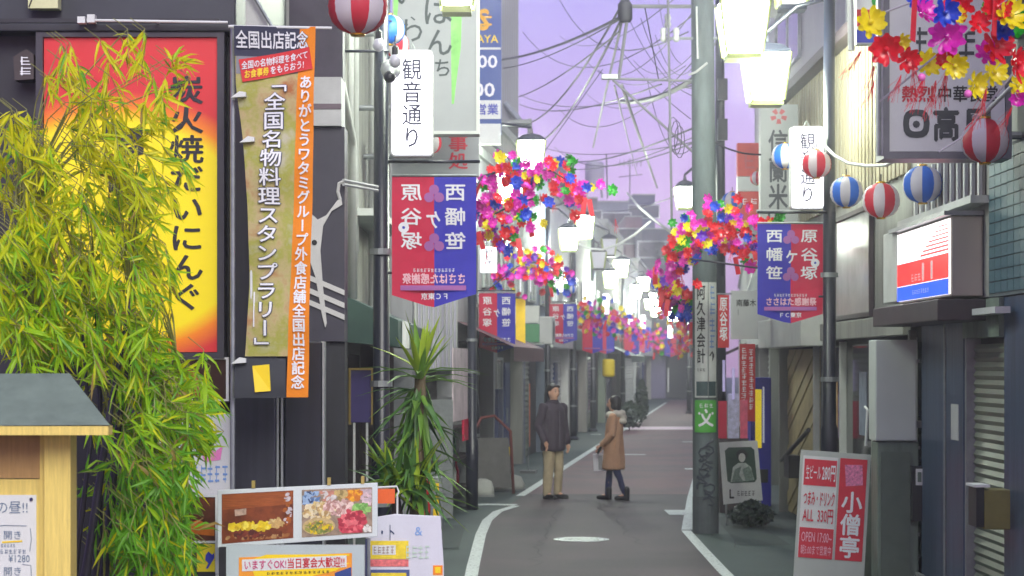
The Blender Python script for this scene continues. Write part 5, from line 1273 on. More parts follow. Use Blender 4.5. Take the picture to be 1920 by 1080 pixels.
letters(t, fp, 'の昼!!', -6, 962, 52, 940, INKG, w=.003, run=True); letters(t, fp, '開き', 6, 1012, 42, 994, INKG, w=.003); letters(t, fp, '開き', 6, 1080, 42, 1062, INKG, w=.003)
letters(t, fp, '¥1280', 16, 1054, 56, 1040, INKG, w=.003)
scribble(t, fp, 6, 0, 1038, 50, 1030, INKG, w=.003); scribble(t, fp, 5, 2, 1026, 30, 1020, INKG, w=.003, seed=4)
part('underline', MB().sheet(fp, [(4, 1015), (42, 1013), (42, 1016), (4, 1018)], .0035), YELINK, t)
for a in ([(-30, 988), (10, 985), (50, 986)], [(57, 990), (59, 1010), (56, 1034)], [(42, 1058), (58, 1060), (60, 1100)]): part('pen_line', MB().tube([fp.p(x, y, .003) for x, y in a], .0014, 4), INKG, t)
part('pin', MB().ball(fp.p(59, 936, .006), .008, 8, 6), mat('pin_navy', (30, 30, 90), .3, 0), t, True)

# ------------------------------------------------------------------ bamboo
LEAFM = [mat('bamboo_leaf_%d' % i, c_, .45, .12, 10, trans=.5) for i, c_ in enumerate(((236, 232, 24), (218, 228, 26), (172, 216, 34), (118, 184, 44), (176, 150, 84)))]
CULM = mat('black_bamboo', (46, 42, 54), .4, .25, 6, stretch=(6, 6, 1))
bd = 10.7
t = thing('bamboo_clump', 'leafy bamboo clump with black stems in front of the red and yellow sign', 'bamboo', G(190, bd))
culms = [[(120, 1480), (160, 1080), (205, 780), (245, 560)], [(170, 1480), (195, 1080), (222, 800), (250, 600)], [(140, 1480), (182, 1080), (190, 820), (180, 560)], [(60, 1480), (80, 1000), (60, 600), (40, 420)], [(200, 1480), (225, 1090), (262, 900), (300, 760), (330, 660)], [(100, 1480), (140, 1080), (170, 830), (150, 560)]]
for i, cu in enumerate(culms):
    dd = bd + (-.12, .05, .15, .2, .1, -.05)[i]
    pts = [P(x, y, dd) for x, y in cu]; pts[0].z = 0
    fine = []
    for k in range(len(pts) - 1):
        for s in range(6): fine.append(pts[k].lerp(pts[k + 1], s / 6))
    fine.append(pts[-1]); nn = len(fine)
    part('culm', MB().tube(fine, [(.03 if i < 3 else .02) * (1 - .75 * k / nn) * (1.14 if k % 3 == 0 else 1) for k in range(nn)], 10), CULM, t, True)
blobs = [(50, 330, 60, 70, 80), (40, 470, 55, 90, 130), (200, 250, 90, 80, 78), (150, 200, 80, 50, 36), (225, 380, 95, 90, 150), (120, 470, 90, 100, 190), (110, 600, 100, 80, 260), (240, 540, 85, 90, 170), (60, 640, 70, 80, 140), (240, 680, 90, 80, 220), (330, 740, 70, 60, 130), (350, 830, 60, 50, 110), (290, 840, 85, 75, 150), (285, 960, 75, 75, 190), (330, 930, 50, 60, 100), (190, 900, 60, 100, 40), (270, 1060, 90, 50, 150), (300, 120, 50, 30, 16), (200, 120, 70, 22, 18), (110, 140, 50, 40, 16), (330, 200, 40, 50, 22), (320, 380, 40, 80, 26), (340, 1020, 40, 50, 40), (30, 260, 40, 30, 30), (10, 560, 40, 80, 60)]
allv = MB(); singles = []; twigs = MB()
def leaf_pts(p, dr, L, wd):
    dr = dr.normalized(); side = dr.cross(Vector((R.uniform(-.6, .6), -1, R.uniform(-.6, .6)))).normalized(); nrm = side.cross(dr)
    return [p, p + dr * L * .3 + side * wd + nrm * wd * .3, p + dr * L * .65 + side * wd * .75 + nrm * wd * .2 - Vector((0, 0, L * .04)), p + dr * L - Vector((0, 0, L * R.uniform(.02, .35))), p + dr * L * .65 - side * wd * .75 + nrm * wd * .2 - Vector((0, 0, L * .04)), p + dr * L * .3 - side * wd + nrm * wd * .3, p + dr * L * .5 - nrm * wd * .15]
LF_F = [(0, 1, 6), (1, 2, 6), (2, 3, 6), (3, 4, 6), (4, 5, 6), (5, 0, 6)]
for cx, cy, rx, ry, n in blobs:
    for i in range(max(2, int(n / 3.7))):
        a = R.uniform(0, 6.283); q = R.random() ** .6
        x = cx + rx * q * math.cos(a); y = cy + ry * q * math.sin(a); dd = bd + R.uniform(-.45, .45)
        c = P(x, y, dd); base = Vector((R.gauss(.35, .5), R.gauss(-.1, .4), -1 if R.random() < .66 else R.uniform(-.4, .45))).normalized()
        stem = c - base * .12 + Vector((0, 0, .05))
        twigs.tube([stem + Vector((-.08, .03, .06)), stem, c], .0022, 4, False)
        if i % 3 == 0:      # a thin cane from the nearest stem to this tuft
            ctr = min((P(px_, py_, bd) for cu in culms for px_, py_ in cu[1:]), key=lambda v_: (v_ - c).length + (0 if v_.z < c.z + .6 else 2))
            md = ctr.lerp(stem, .6) + Vector((0, 0, .16)); twigs.tube([ctr, ctr.lerp(md, .5) + Vector((0, 0, .05)), md, stem], [.005, .004, .003, .002], 5, False)
        for k in range(R.randint(9, 14)):
            p = stem.lerp(c, R.random()); dr = base + Vector((R.gauss(0, .45), R.gauss(0, .45), R.gauss(0, .35)))
            L = R.uniform(.075, .15) * R.choice((1, 1, 1.15)); wd = L * R.uniform(.042, .068)
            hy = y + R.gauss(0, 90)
            mi = 0 if hy < 330 else (1 if hy < 560 else (2 if hy < 860 else 3))  # yellower higher up: lamp light on the top is put into the leaf colour
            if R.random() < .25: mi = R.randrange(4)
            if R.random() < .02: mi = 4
            if R.random() < .16 and dd < bd - .05 and len(singles) < 300: singles.append((p, dr, L, wd, mi))
            else:
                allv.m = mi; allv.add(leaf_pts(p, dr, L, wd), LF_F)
for px, py in ((8, 650), (30, 690), (20, 730), (6, 770), (40, 660), (12, 700), (14, 800)):
    for k in range(4):
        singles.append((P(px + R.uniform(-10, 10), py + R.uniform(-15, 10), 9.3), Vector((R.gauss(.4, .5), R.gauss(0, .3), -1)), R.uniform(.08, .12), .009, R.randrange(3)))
part('twig', twigs, mat('green_cane', (128, 128, 62), .5, .2, 8), t, kind='stuff')
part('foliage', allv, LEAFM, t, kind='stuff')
LM = {}
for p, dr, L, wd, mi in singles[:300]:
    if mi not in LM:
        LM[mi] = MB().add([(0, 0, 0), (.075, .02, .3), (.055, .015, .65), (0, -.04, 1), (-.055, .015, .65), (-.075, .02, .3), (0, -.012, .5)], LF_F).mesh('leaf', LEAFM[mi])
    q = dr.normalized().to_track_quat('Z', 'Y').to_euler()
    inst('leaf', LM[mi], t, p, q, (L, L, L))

# ------------------------------------------------------------------ yucca in a pot
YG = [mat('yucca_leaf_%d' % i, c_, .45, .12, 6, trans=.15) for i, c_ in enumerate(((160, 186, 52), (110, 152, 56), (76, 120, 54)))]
yd = 14.6
t = thing('yucca_plant', 'spiky yucca with two leaf crowns in front of the left lamp post', 'potted plant', G(785, yd))
part('pot', MB().lathe(G(785, yd), [(.15, 0), (.22, .38), (.24, .4), (.22, .42), (.2, .38)], 20), mat('dark_pot', (60, 50, 46), .7, .15), t, True)
part('side_trunk', MB().tube([G(770, yd) + Vector((0, 0, .36)), P(752, 1000, yd), P(737, 905, yd - .05)], [.04, .035, .03], 8), BROWN, t, True)
part('trunk', MB().tube([G(785, yd) + Vector((0, 0, .35)), P(780, 1000, yd), P(786, 850, yd), P(788, 705, yd)], [.06, .055, .045, .04], 10), mat('yucca_bark', (96, 84, 62), .9, .3, 14, .4), t, True)
def blade(root, az, el, L, wd, droop, m_):
    dr = Vector((math.cos(az) * math.cos(el), math.sin(az) * math.cos(el), math.sin(el))); side = dr.cross(Vector((0, 0, 1)))
    if side.length < .2: side = Vector((1, 0, 0))
    side.normalize(); up = side.cross(dr); vs = []
    for i, (s, w_) in enumerate(((0, .5), (.3, 1), (.65, .75), (1, .05))):
        p = root + dr * L * s - Vector((0, 0, droop * L * s * s))
        for e in (-1, 0, 1): vs.append(p + side * wd * w_ * e + up * wd * w_ * .45 * abs(e))
    o = part('leaf', MB().add(vs, [(i * 3 + j, i * 3 + j + 1, i * 3 + j + 4, i * 3 + j + 3) for i in range(3) for j in range(2)]), m_, t, True)
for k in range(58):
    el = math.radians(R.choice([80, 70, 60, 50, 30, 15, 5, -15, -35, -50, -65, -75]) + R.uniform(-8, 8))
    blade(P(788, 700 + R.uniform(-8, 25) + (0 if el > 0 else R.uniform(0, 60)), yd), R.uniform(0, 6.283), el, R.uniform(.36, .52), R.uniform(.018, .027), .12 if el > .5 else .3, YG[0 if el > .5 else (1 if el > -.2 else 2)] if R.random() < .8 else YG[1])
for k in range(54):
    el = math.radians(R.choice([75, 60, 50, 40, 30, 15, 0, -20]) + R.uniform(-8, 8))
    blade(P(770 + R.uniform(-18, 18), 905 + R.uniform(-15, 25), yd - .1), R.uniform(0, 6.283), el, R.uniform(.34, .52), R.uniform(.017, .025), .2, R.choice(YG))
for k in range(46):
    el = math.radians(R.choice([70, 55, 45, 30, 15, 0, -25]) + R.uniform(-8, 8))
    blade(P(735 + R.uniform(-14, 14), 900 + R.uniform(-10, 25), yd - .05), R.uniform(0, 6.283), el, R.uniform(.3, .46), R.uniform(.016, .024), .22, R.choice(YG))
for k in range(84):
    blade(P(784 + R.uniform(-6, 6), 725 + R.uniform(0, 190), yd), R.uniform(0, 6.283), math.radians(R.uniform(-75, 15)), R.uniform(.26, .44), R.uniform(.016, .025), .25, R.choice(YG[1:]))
t = thing('red_planter', 'red upright box behind the yucca leaves near the menu boards', 'planter', G(795, 15.6))
f = Cam(15.4); gy = 680 + FPX * CH / 15.4
part('box', MB().rect(f, 776, gy, 806, 900, -.2, 0), mat('planter_red', (190, 36, 40), .5, .1), t)
part('side_strip', MB().rect(f, 807, gy, 828, 896, -.18, -.01), STEEL, t)
for y_ in (906, 930, 954): part('yellow_sticker', MB().rect(f, 812, y_ + 14, 823, y_, -.01, -.004), YELINK, t)

# ------------------------------------------------------------------ menu boards
f = Cam(11.2); gy = 680 + FPX * CH / 11.2
BR1 = mat('photo_amber', (120, 58, 26), .35, .6, 9); BR2 = mat('photo_noodle', (206, 178, 120), .4, .4, 60)
t = thing('menu_photo_board', 'white board with two food photographs in front of the black pillars', 'menu board', G(560, 11.2))
q = lambda x, y: (x, y - (x - 560) * .04)
Q = lambda L: [q(x, y) for x, y in L]
part('board', MB().poly(f, Q([(408, 913), (708, 911), (708, 1012), (408, 1022)]), -.02, 0), mat('board_gloss_white', (206, 214, 214), .25, .05), t, bevel=.003)
part('food_photo', MB().poly(f, Q([(416, 921), (550, 919), (550, 1008), (416, 1014)]), 0, .003), BR1, t)
part('food_photo', MB().poly(f, Q([(566, 919), (698, 919), (698, 1004), (566, 1008)]), 0, .003), mat('photo_mixed', (150, 130, 110), .4, .4, 20), t)
def blob(m_, L, w): part('food_print', MB().sheet(f, Q(L), w), m_, t)
def ell(cx, cy, rx, ry, n=16, a0=0.0): return [(cx + rx * math.cos(a0 + 6.283 * k / n), cy + ry * math.sin(a0 + 6.283 * k / n)) for k in range(n)]
def speckle(cx, cy, rx, ry, n, size, mats, w, poly=None):
    mb = MB()
    for k in range(n):
        a = R.uniform(0, 6.283); q_ = R.random() ** .5; x = cx + rx * q_ * math.cos(a); y = cy + ry * q_ * math.sin(a); s_ = size * R.uniform(.5, 1.4); th = R.uniform(0, 3.14); el_ = R.uniform(.35, .9)
        mb.m = R.randrange(len(mats)); nn = 7
        pts = [(x + s_ * R.uniform(.75, 1.1) * math.cos(6.283 * u / nn) * math.cos(th) - s_ * el_ * math.sin(6.283 * u / nn) * math.sin(th), y + s_ * math.cos(6.283 * u / nn) * math.sin(th) + s_ * el_ * R.uniform(.75, 1.1) * math.sin(6.283 * u / nn) * math.cos(th)) for u in range(nn)]
        mb.sheet(f, [q(min(max(a_, X0), X1), min(max(b_, 922), Y1)) for a_, b_ in pts], w + k * 6e-6)
    part('food_print', mb, mats, t)
cm = lambda n_, c_: mat('print_' + n_, c_, .35, .25, 40)
AM = [cm('amber', (168, 92, 34)), cm('amber_dark', (104, 50, 24)), cm('amber_mid', (136, 70, 28))]
X0, X1, Y1 = 417, 549, 1008
blob(mat('wood_table', (150, 78, 34), .35, .35, 10, stretch=(1, 1, 8)), [(417, 922), (549, 921), (549, 945), (417, 950)], .0032)
blob(mat('glass_glint', (176, 150, 130), .3, .4, 60), [(440, 951), (462, 949), (462, 961), (441, 963)], .0044)
speckle(480, 1002, 60, 5, 50, 5, [cm('crust', (150, 96, 50)), AM[1], cm('crumb', (170, 130, 84))], .0036)
speckle(470, 984, 44, 6, 70, 6, [cm('egg', (226, 196, 30)), cm('egg_b', (204, 170, 26)), cm('egg_c', (236, 214, 80))], .0046)
speckle(518, 978, 14, 7, 30, 4, [cm('noodle', (214, 190, 130)), cm('crumb2', (196, 160, 100))], .0052)
speckle(465, 1000, 30, 6, 40, 5, [cm('meat', (120, 50, 34)), cm('meat_b', (86, 36, 28))], .0058)
speckle(540, 955, 6, 30, 30, 4, [cm('label', (196, 186, 190)), AM[0]], .0058)
X0, X1, Y1 = 567, 697, 1003
speckle(583, 933, 18, 14, 40, 7, [cm('blue', (84, 116, 160)), cm('blue_b', (52, 74, 112)), cm('blue_c', (150, 176, 206))], .0034)
speckle(615, 930, 14, 14, 30, 6, [cm('napkin', (206, 200, 196)), cm('napkin_b', (190, 130, 110))], .0034)
speckle(638, 930, 10, 12, 30, 5, [cm('glass', (196, 170, 110)), cm('glass_b', (150, 130, 80))], .0036)
speckle(662, 930, 13, 13, 40, 6, [cm('beer', (232, 164, 40)), cm('beer_b', (206, 120, 40))], .0036)
speckle(686, 935, 10, 18, 26, 6, [cm('rose', (214, 186, 190)), cm('rose_b', (190, 170, 176))], .0034)
speckle(600, 960, 32, 16, 160, 4.5, [cm('noodle', (214, 190, 130)), cm('sprout', (220, 206, 170)), cm('noodle_b', (184, 150, 96))], .0044)
speckle(634, 954, 26, 14, 130, 4.5, [cm('onion', (206, 166, 160)), cm('onion_b', (226, 200, 190)), cm('onion_c', (176, 130, 120))], .0052)
speckle(676, 960, 18, 12, 60, 5, [cm('leaf', (108, 166, 78)), cm('leaf_b', (150, 196, 110))], .0052)
speckle(661, 984, 24, 22, 150, 6, [cm('tuna', (200, 70, 84)), cm('tuna_b', (224, 110, 116)), cm('tuna_c', (164, 48, 64))], .006)
part('food_print', MB().sheet(f, Q(ell(598, 988, 31, 16, 20)), .0072), cm('bowl', (196, 170, 120)), t)
speckle(598, 990, 24, 11, 120, 4, [cm('salad', (156, 156, 70)), cm('salad_b', (110, 124, 56)), cm('egg', (226, 196, 30)), cm('crumb', (186, 150, 96))], .0076)
speckle(690, 998, 8, 8, 24, 3, [cm('white_bit', (220, 216, 206))], .0076)
mat('amber_bright', (196, 106, 36), .35, .4, 8)
for x_ in (430, 690): part('leg', MB().tube([f.p(x_, 1010, -.03), Vector((f.p(x_, 0).x, 11.25, 0))], .012, 6), STEEL, t)
for x_ in (475, 617, 680): part('clip', MB().rect(f, x_ - 3, 912 - (x_ - 560) * .04, x_ + 3, 898 - (x_ - 560) * .04, -.03, .006), mat('brass_clip', (180, 160, 90), .4, .1, metal=.5), t)
t = thing('menu_photo', 'food photograph in a white frame left of the menu board, half behind bamboo leaves', 'picture', f.p(370, 1020))
f2 = Cam(11.5)
part('photo', MB().rect(f2, 300, 1014, 404, 932, -.02, 0), mat('photo_dark_amber', (92, 48, 34), .35, .6, 8), t)
part('food_print', MB().sheet(f2, [(345, 985), (370, 975), (402, 985), (402, 1005), (350, 1000)], .003), MATS['amber_bright'], t)
part('frame', MB().rect(f2, 404, 1075, 413, 928, -.03, .01).rect(f2, 300, 932, 404, 928, -.02, .008).rect(f2, 300, 1018, 404, 1014, -.02, .008), WHITE, t)
part('easel_leg', MB().tube([f2.p(408, 1075, -.01), Vector((f2.p(408, 0).x, 11.5, 0))], .014, 6), WHITE, t)
t = thing('bird_sticker', 'yellow sheet with a blue bird shape at the bottom, left of the menu board', 'poster', f2.p(388, 1072))
part('sheet', MB().rect(f2, 369, 1072, 403, 1020, -.004, 0), mat('yellow_sheet', (232, 210, 30), .5, .05), t)
part('bird_print', MB().sheet(f2, [(386, 1040), (391, 1034), (398, 1040), (406 - 4, 1036), (402, 1046), (396, 1056), (390, 1066), (386, 1066), (391, 1056), (385, 1050)], .003), BLUEINK, t)
part('backing', MB().rect(f2, 330, 1100, 403.5, 1019, -.03, -.005), DARKW, t)
f = Cam(11.0)
t = thing('party_menu_stand', 'grey stand with an orange and yellow party poster under the photo board', 'menu board', G(555, 11.0))
part('board', MB().rect(f, 424, 1300, 684, 1022, -.03, 0), mat('stand_grey', (176, 188, 188), .4, .05), t)
part('dark_edge', MB().rect(f, 410, 1300, 423.5, 1026, -.03, -.005), BLACKP, t)
S_ = lambda L: [(x, y - (x - 555) * .03) for x, y in L]
part('poster', MB().poly(f, S_([(448, 1042), (660, 1040), (660, 1180), (448, 1180)]), 0, .003), mat('poster_orange', (232, 148, 40), .5, .1), t)
part('yellow_print', MB().sheet(f, S_([(470, 1060), (656, 1058), (630, 1072), (580, 1082), (520, 1082), (478, 1078)]), .005), YELINK, t)
part('yellow_print', MB().sheet(f, S_([(500, 1038), (655, 1042), (655, 1045), (470, 1047)]), .005), YELINK, t)
part('white_strip', MB().sheet(f, S_([(454, 1046), (650, 1044), (650, 1066), (454, 1068)]), .006), WHITE, t)
class Sk:
    def p(s, u, v, w=0.0): return f.p(u, v - (u - 555) * .03, w)
letters(t, Sk(), 'いますぐOK! ', 459, 1065, 537, 1048, mat('magenta_ink', (196, 40, 110), .6, 0), bold=.02, w=.008, run=True); letters(t, Sk(), '当日宴会大歓迎!!', 540, 1065, 646, 1046, REDINK, bold=.02, w=.008, run=True)
scribble(t, Sk(), 14, 500, 1076, 620, 1071, INK, w=.007)
part('blue_print', MB().sheet(f, S_([(628, 1076), (659, 1066), (659, 1110), (628, 1110)]), .006), mat('navy_print', (44, 66, 128), .5, .2), t)
part('side_rail', MB().tube([f.p(687, 1010, .01), f.p(687, 1300, .01)], .006, 6), mat('rail_navy', (50, 56, 84), .4, .1), t)
f = Cam(11.6)
t = thing('white_menu_board', 'white board with faint coloured writing at the right of the menu boards', 'menu board', G(765, 11.6))
part('board', MB().poly(f, [(690, 972), (740, 964), (826, 968), (832, 1060), (834, 1300), (690, 1300)], -.02, 0), mat('board_lilac_white', (206, 206, 216), .35, .05), t, bevel=.003)
letters(t, f, '・ト', 708, 1016, 742, 980, mat('navy_pen', (44, 60, 96), .6, 0)); letters(t, f, '&', 778, 1004, 792, 988, MATS['pale_blue_ink'])
scribble(t, f, 4, 760, 1048, 808, 1022, mat('pale_green_pen', (186, 206, 190), .6, 0)); 
part('yellow_flyer', MB().rect(f, 690, 1048, 766, 1014, 0, .004), mat('flyer_yellow', (226, 200, 50), .5, .2, 20), t)
part('flyer_white', MB().rect(f, 698, 1040, 742, 1022, .004, .006), WHITE, t); scribble(t, f, 5, 700, 1038, 740, 1024, mat('pen_brown', (150, 120, 110), .6, 0), w=.008)
part('flyer_red', MB().rect(f, 690, 1062, 766, 1049, 0, .004), mat('flyer_pink', (216, 110, 110), .5, .4, 60), t)
part('flyer_blue', MB().rect(f, 690, 1110, 768, 1068, 0, .004), mat('flyer_navy', (70, 84, 130), .5, .2), t); part('flyer_yellow', MB().rect(f, 696, 1100, 762, 1074, .004, .007), MATS['flyer_yellow'], t)
part('sticker', MB().rect(f, 812, 1078, 830, 1060, 0, .004), mat('sticker_orange', (230, 130, 20), .5, .1), t); part('sticker_print', MB().rect(f, 816, 1074, 826, 1063, .004, .006), YELINK, t)
t = thing('orange_holder', 'orange leaflet holder on a white wire hook behind the photo board', 'holder', Cam(12).p(730, 946))
f = Cam(12)
part('box', MB().rect(f, 706, 944, 740, 917, -.05, 0), mat('holder_orange', (226, 96, 34), .5, .1), t)
part('wire', MB().tube([f.p(704, 914, .005), f.p(744, 912, .005), f.p(748, 922, .01), f.p(744, 930, .01)], .006, 6), WHITE, t)
part('wire', MB().tube([f.p(745, 930, 0), Vector((f.p(745, 0).x, 12, 0))], .006, 6), WHITE, t)

# ------------------------------------------------------------------ small things along the left pavement
BLK = mat('pale_block', (168, 172, 164), .8, .15, 6, .2)
def block(label, px, d, w_, h_):
    c = G(px, d); t = thing('kerb_block', label, 'block', c, 'pale stone blocks on the pavement')
    o = part('stone', MB().lathe(c, [(w_, 0), (w_ * 1.02, h_ * .35), (w_ * .8, h_ * .85), (w_ * .3, h_)], 12), BLK, t, True)
    for v in o.data.vertices: v.co.y *= .6
    part('base', MB().box(c.x - w_ * 1.05, c.x + w_ * 1.05, c.y - w_ * .62, c.y + w_ * .62, 0, .03), CONC, t)
block('pale rounded block left of the dark post', 862, 31.6, .22, .2)
block('pale rounded block just right of the dark post', 905, 33.5, .18, .28)
block('pale rounded block below the navy panel', 952, 35.2, .28, .26)
t = thing('navy_standing_panel', 'dark blue standing panel between the dark post and the man', 'panel', LF.p(5.4, 0, .35))
part('panel', MB().poly(LF, [(5.0, .12), (5.7, .12), (5.9, 1.65), (5.2, 1.65)], .3, .36), NAVY, t); part('foot', MB().rect(LF, 4.9, 0, 5.8, .12, .2, .5), BLACKP, t)
def bike_stand(label, u, fr):
    t = thing('red_rack', label, 'rack', fr.p(u, 0, .4))
    RM = mat('red_tube', (112, 58, 54), .5, .1)
    part('hoop', MB().tube([fr.p(u, 0, .2), fr.p(u, 1.0, .2), fr.p(u + .1, 1.22, .3), fr.p(u + .2, 1.25, .5), fr.p(u + .3, 1.0, .75), fr.p(u + .3, 0, .8)], .025, 8), RM, t, True)
    part('sheet', MB().add([fr.p(u + .02, .1, .23), fr.p(u + .02, .9, .23), fr.p(u + .28, .9, .72), fr.p(u + .28, .1, .77)], [(0, 1, 2, 3)]), mat('rack_sheet', (96, 96, 94), .6, .2), t)
    part('yellow_sheet', MB().add([fr.p(u + .27, .25, .66), fr.p(u + .27, .75, .66), fr.p(u + .282, .75, .74), fr.p(u + .282, .25, .74)], [(0, 1, 2, 3)]), YELINK, t)
bike_stand('red tubular rack with a grey sheet right of the dark post', 3.0, LF)
f = Cam(41); 
t = thing('orange_banner', 'narrow orange standing banner left of the man', 'banner', LF.p(10, 0, .5))
part('cloth', MB().poly(LF, [(9.7, .5), (10.0, .5), (10.0, 1.7), (9.7, 1.7)], .45, .46), mat('dull_orange', (190, 96, 60), .6, .15), t); part('pole', MB().tube([LF.p(9.68, 0, .45), LF.p(9.68, 1.75, .45)], .012, 6), STEEL, t)
part('foot', MB().rect(LF, 9.5, 0, 9.9, .05, .3, .6), CONC, t)
t = thing('wall_sign', 'small green and white wall sign above the navy panel', 'sign', LF.p(10.5, 2.9, .3))
part('board', MB().rect(LF, 10.3, 2.5, 10.45, 2.85, .02, .6), GREENS, t); part('white_board', MB().rect(LF, 10.28, 2.87, 10.46, 3.2, .02, .6), OFFW, t)
part('bracket', MB().rect(LF, 10.36, 2.45, 10.4, 2.5, .001, .7), STEEL, t)
t = thing('bottle_rack', 'rack of bottles and glossy posters at the shop front behind the yucca', 'rack', LF.p(-1.2, 0, .4))
for z in (.3, .75, 1.2): part('shelf', MB().rect(LF, -2.2, z, .3, z + .04, .1, .5), BROWN, t)
for u in (-2.2, .25): part('upright', MB().rect(LF, u, 0, u + .05, 1.6, .08, .52), STEEL, t)
for i in range(14):
    part('bottle', MB().lathe(LF.p(-2.0 + (i % 7) * .32, .34 + .45 * (i // 7), .3), [(.045, 0), (.045, .2), (.018, .28), (.018, .34)], 8), (GREENS, OFFW, BRED, NAVY)[i % 4], t, True)
part('banner_print', MB().rect(LF, -2.1, 1.3, .2, 2.3, .5, .52), mat('white_red_poster', (206, 190, 196), .5, .3, 3), t)
part('red_print', MB().rect(LF, -1.0, 1.0, -.4, 1.3, .5, .53), BRED, t)

# ------------------------------------------------------------------ people
def cone(mb, a, b, ra, rb, n=14):
    a = Vector(a); b = Vector(b); pts = []; rs = []
    t_ = (b - a); L = t_.length; t_ = t_ / L
    for k in range(4): s = math.cos(k * math.pi / 8); pts.append(a - t_ * ra * s); rs.append(max(.002, ra * math.sin(k * math.pi / 8)))
    for k in range(5): pts.append(a.lerp(b, k / 4)); rs.append(ra + (rb - ra) * k / 4)
    for k in range(4): s = math.sin((k + 1) * math.pi / 8); pts.append(b + t_ * rb * s); rs.append(max(.002, rb * math.cos((k + 1) * math.pi / 8)))
    mb.tube(pts, rs, n)
def loft(mb, rings, n=20):
    vs = []
    for cx, cy, z, rx, ry in rings:
        for j in range(n): th = 6.28318 * j / n; vs.append((cx + rx * math.cos(th), cy + ry * math.sin(th), z))
    k = len(rings); mb.add(vs, [(i * n + j, i * n + (j + 1) % n, (i + 1) * n + (j + 1) % n, (i + 1) * n + j) for i in range(k - 1) for j in range(n)] + [tuple(range(n - 1, -1, -1)), tuple(range((k - 1) * n, k * n))])
def fused(name, mb, m_, parent, rot, org, vox=.009, smooth_it=3):
    me = mb.mesh(name, m_); o = bpy.data.objects.new(name, me); 
    rm = o.modifiers.new('r', 'REMESH'); rm.mode = 'VOXEL'; rm.voxel_size = vox
    sm_ = o.modifiers.new('s', 'SMOOTH'); sm_.iterations = smooth_it; sm_.factor = .5
    me2 = evaluated_mesh(o)
    bpy.data.objects.remove(o); bpy.data.meshes.remove(me)
    from mathutils import noise
    if name in ('jacket', 'coat', 'trousers'):      # cloth folds
        nrm_ = [v.normal.copy() for v in me2.vertices]
        for v, nv in zip(me2.vertices, nrm_):
            k_ = noise.noise(Vector((v.co.x * 11, v.co.y * 11, v.co.z * 3.2))) + .5 * noise.noise(Vector((v.co.x * 20 + 5, v.co.y * 20, v.co.z * 9)))
            v.co += nv * k_ * .013
    me2.polygons.foreach_set('use_smooth', [True] * len(me2.polygons)); me2.name = name
    if not me2.materials: me2.materials.append(m_)
    o = bpy.data.objects.new(name, me2); COL.objects.link(o); o.parent = parent; ORG[o] = ORG[parent]
    return o
SKIN = mat('skin', (206, 160, 132), .55, .08, 10)
HAIR = mat('dark_hair', (34, 28, 30), .5, .2, 20)
def hand(mb, w, dirn, out):
    """palm and five fingers from wrist w along dirn; out is the side of the thumb"""
    d_ = Vector(dirn).normalized(); o_ = Vector(out).normalized(); n_ = d_.cross(o_)
    cone(mb, w, w + d_ * .075, .021, .028, 10); cone(mb, w + o_ * .015 + d_ * .02, w + o_ * .02 + d_ * .07, .018, .018, 8); cone(mb, w - o_ * .015 + d_ * .02, w - o_ * .022 + d_ * .07, .018, .017, 8)
    for k, (of, L) in enumerate(((.027, .068), (.009, .078), (-.009, .072), (-.026, .056))):
        b0 = w + d_ * .085 + o_ * of; b1 = b0 + d_ * L * .55 + n_ * .008; b2 = b1 + d_ * L * .4 + n_ * .026
        cone(mb, b0, b1, .0085, .008, 8); cone(mb, b1, b2, .008, .007, 8)
    a0 = w + d_ * .025 + o_ * .024; a1 = a0 + d_ * .03 + o_ * .026; cone(mb, a0, a1, .011, .0095, 8); cone(mb, a1, a1 + d_ * .03 + o_ * .004, .0095, .008, 8)
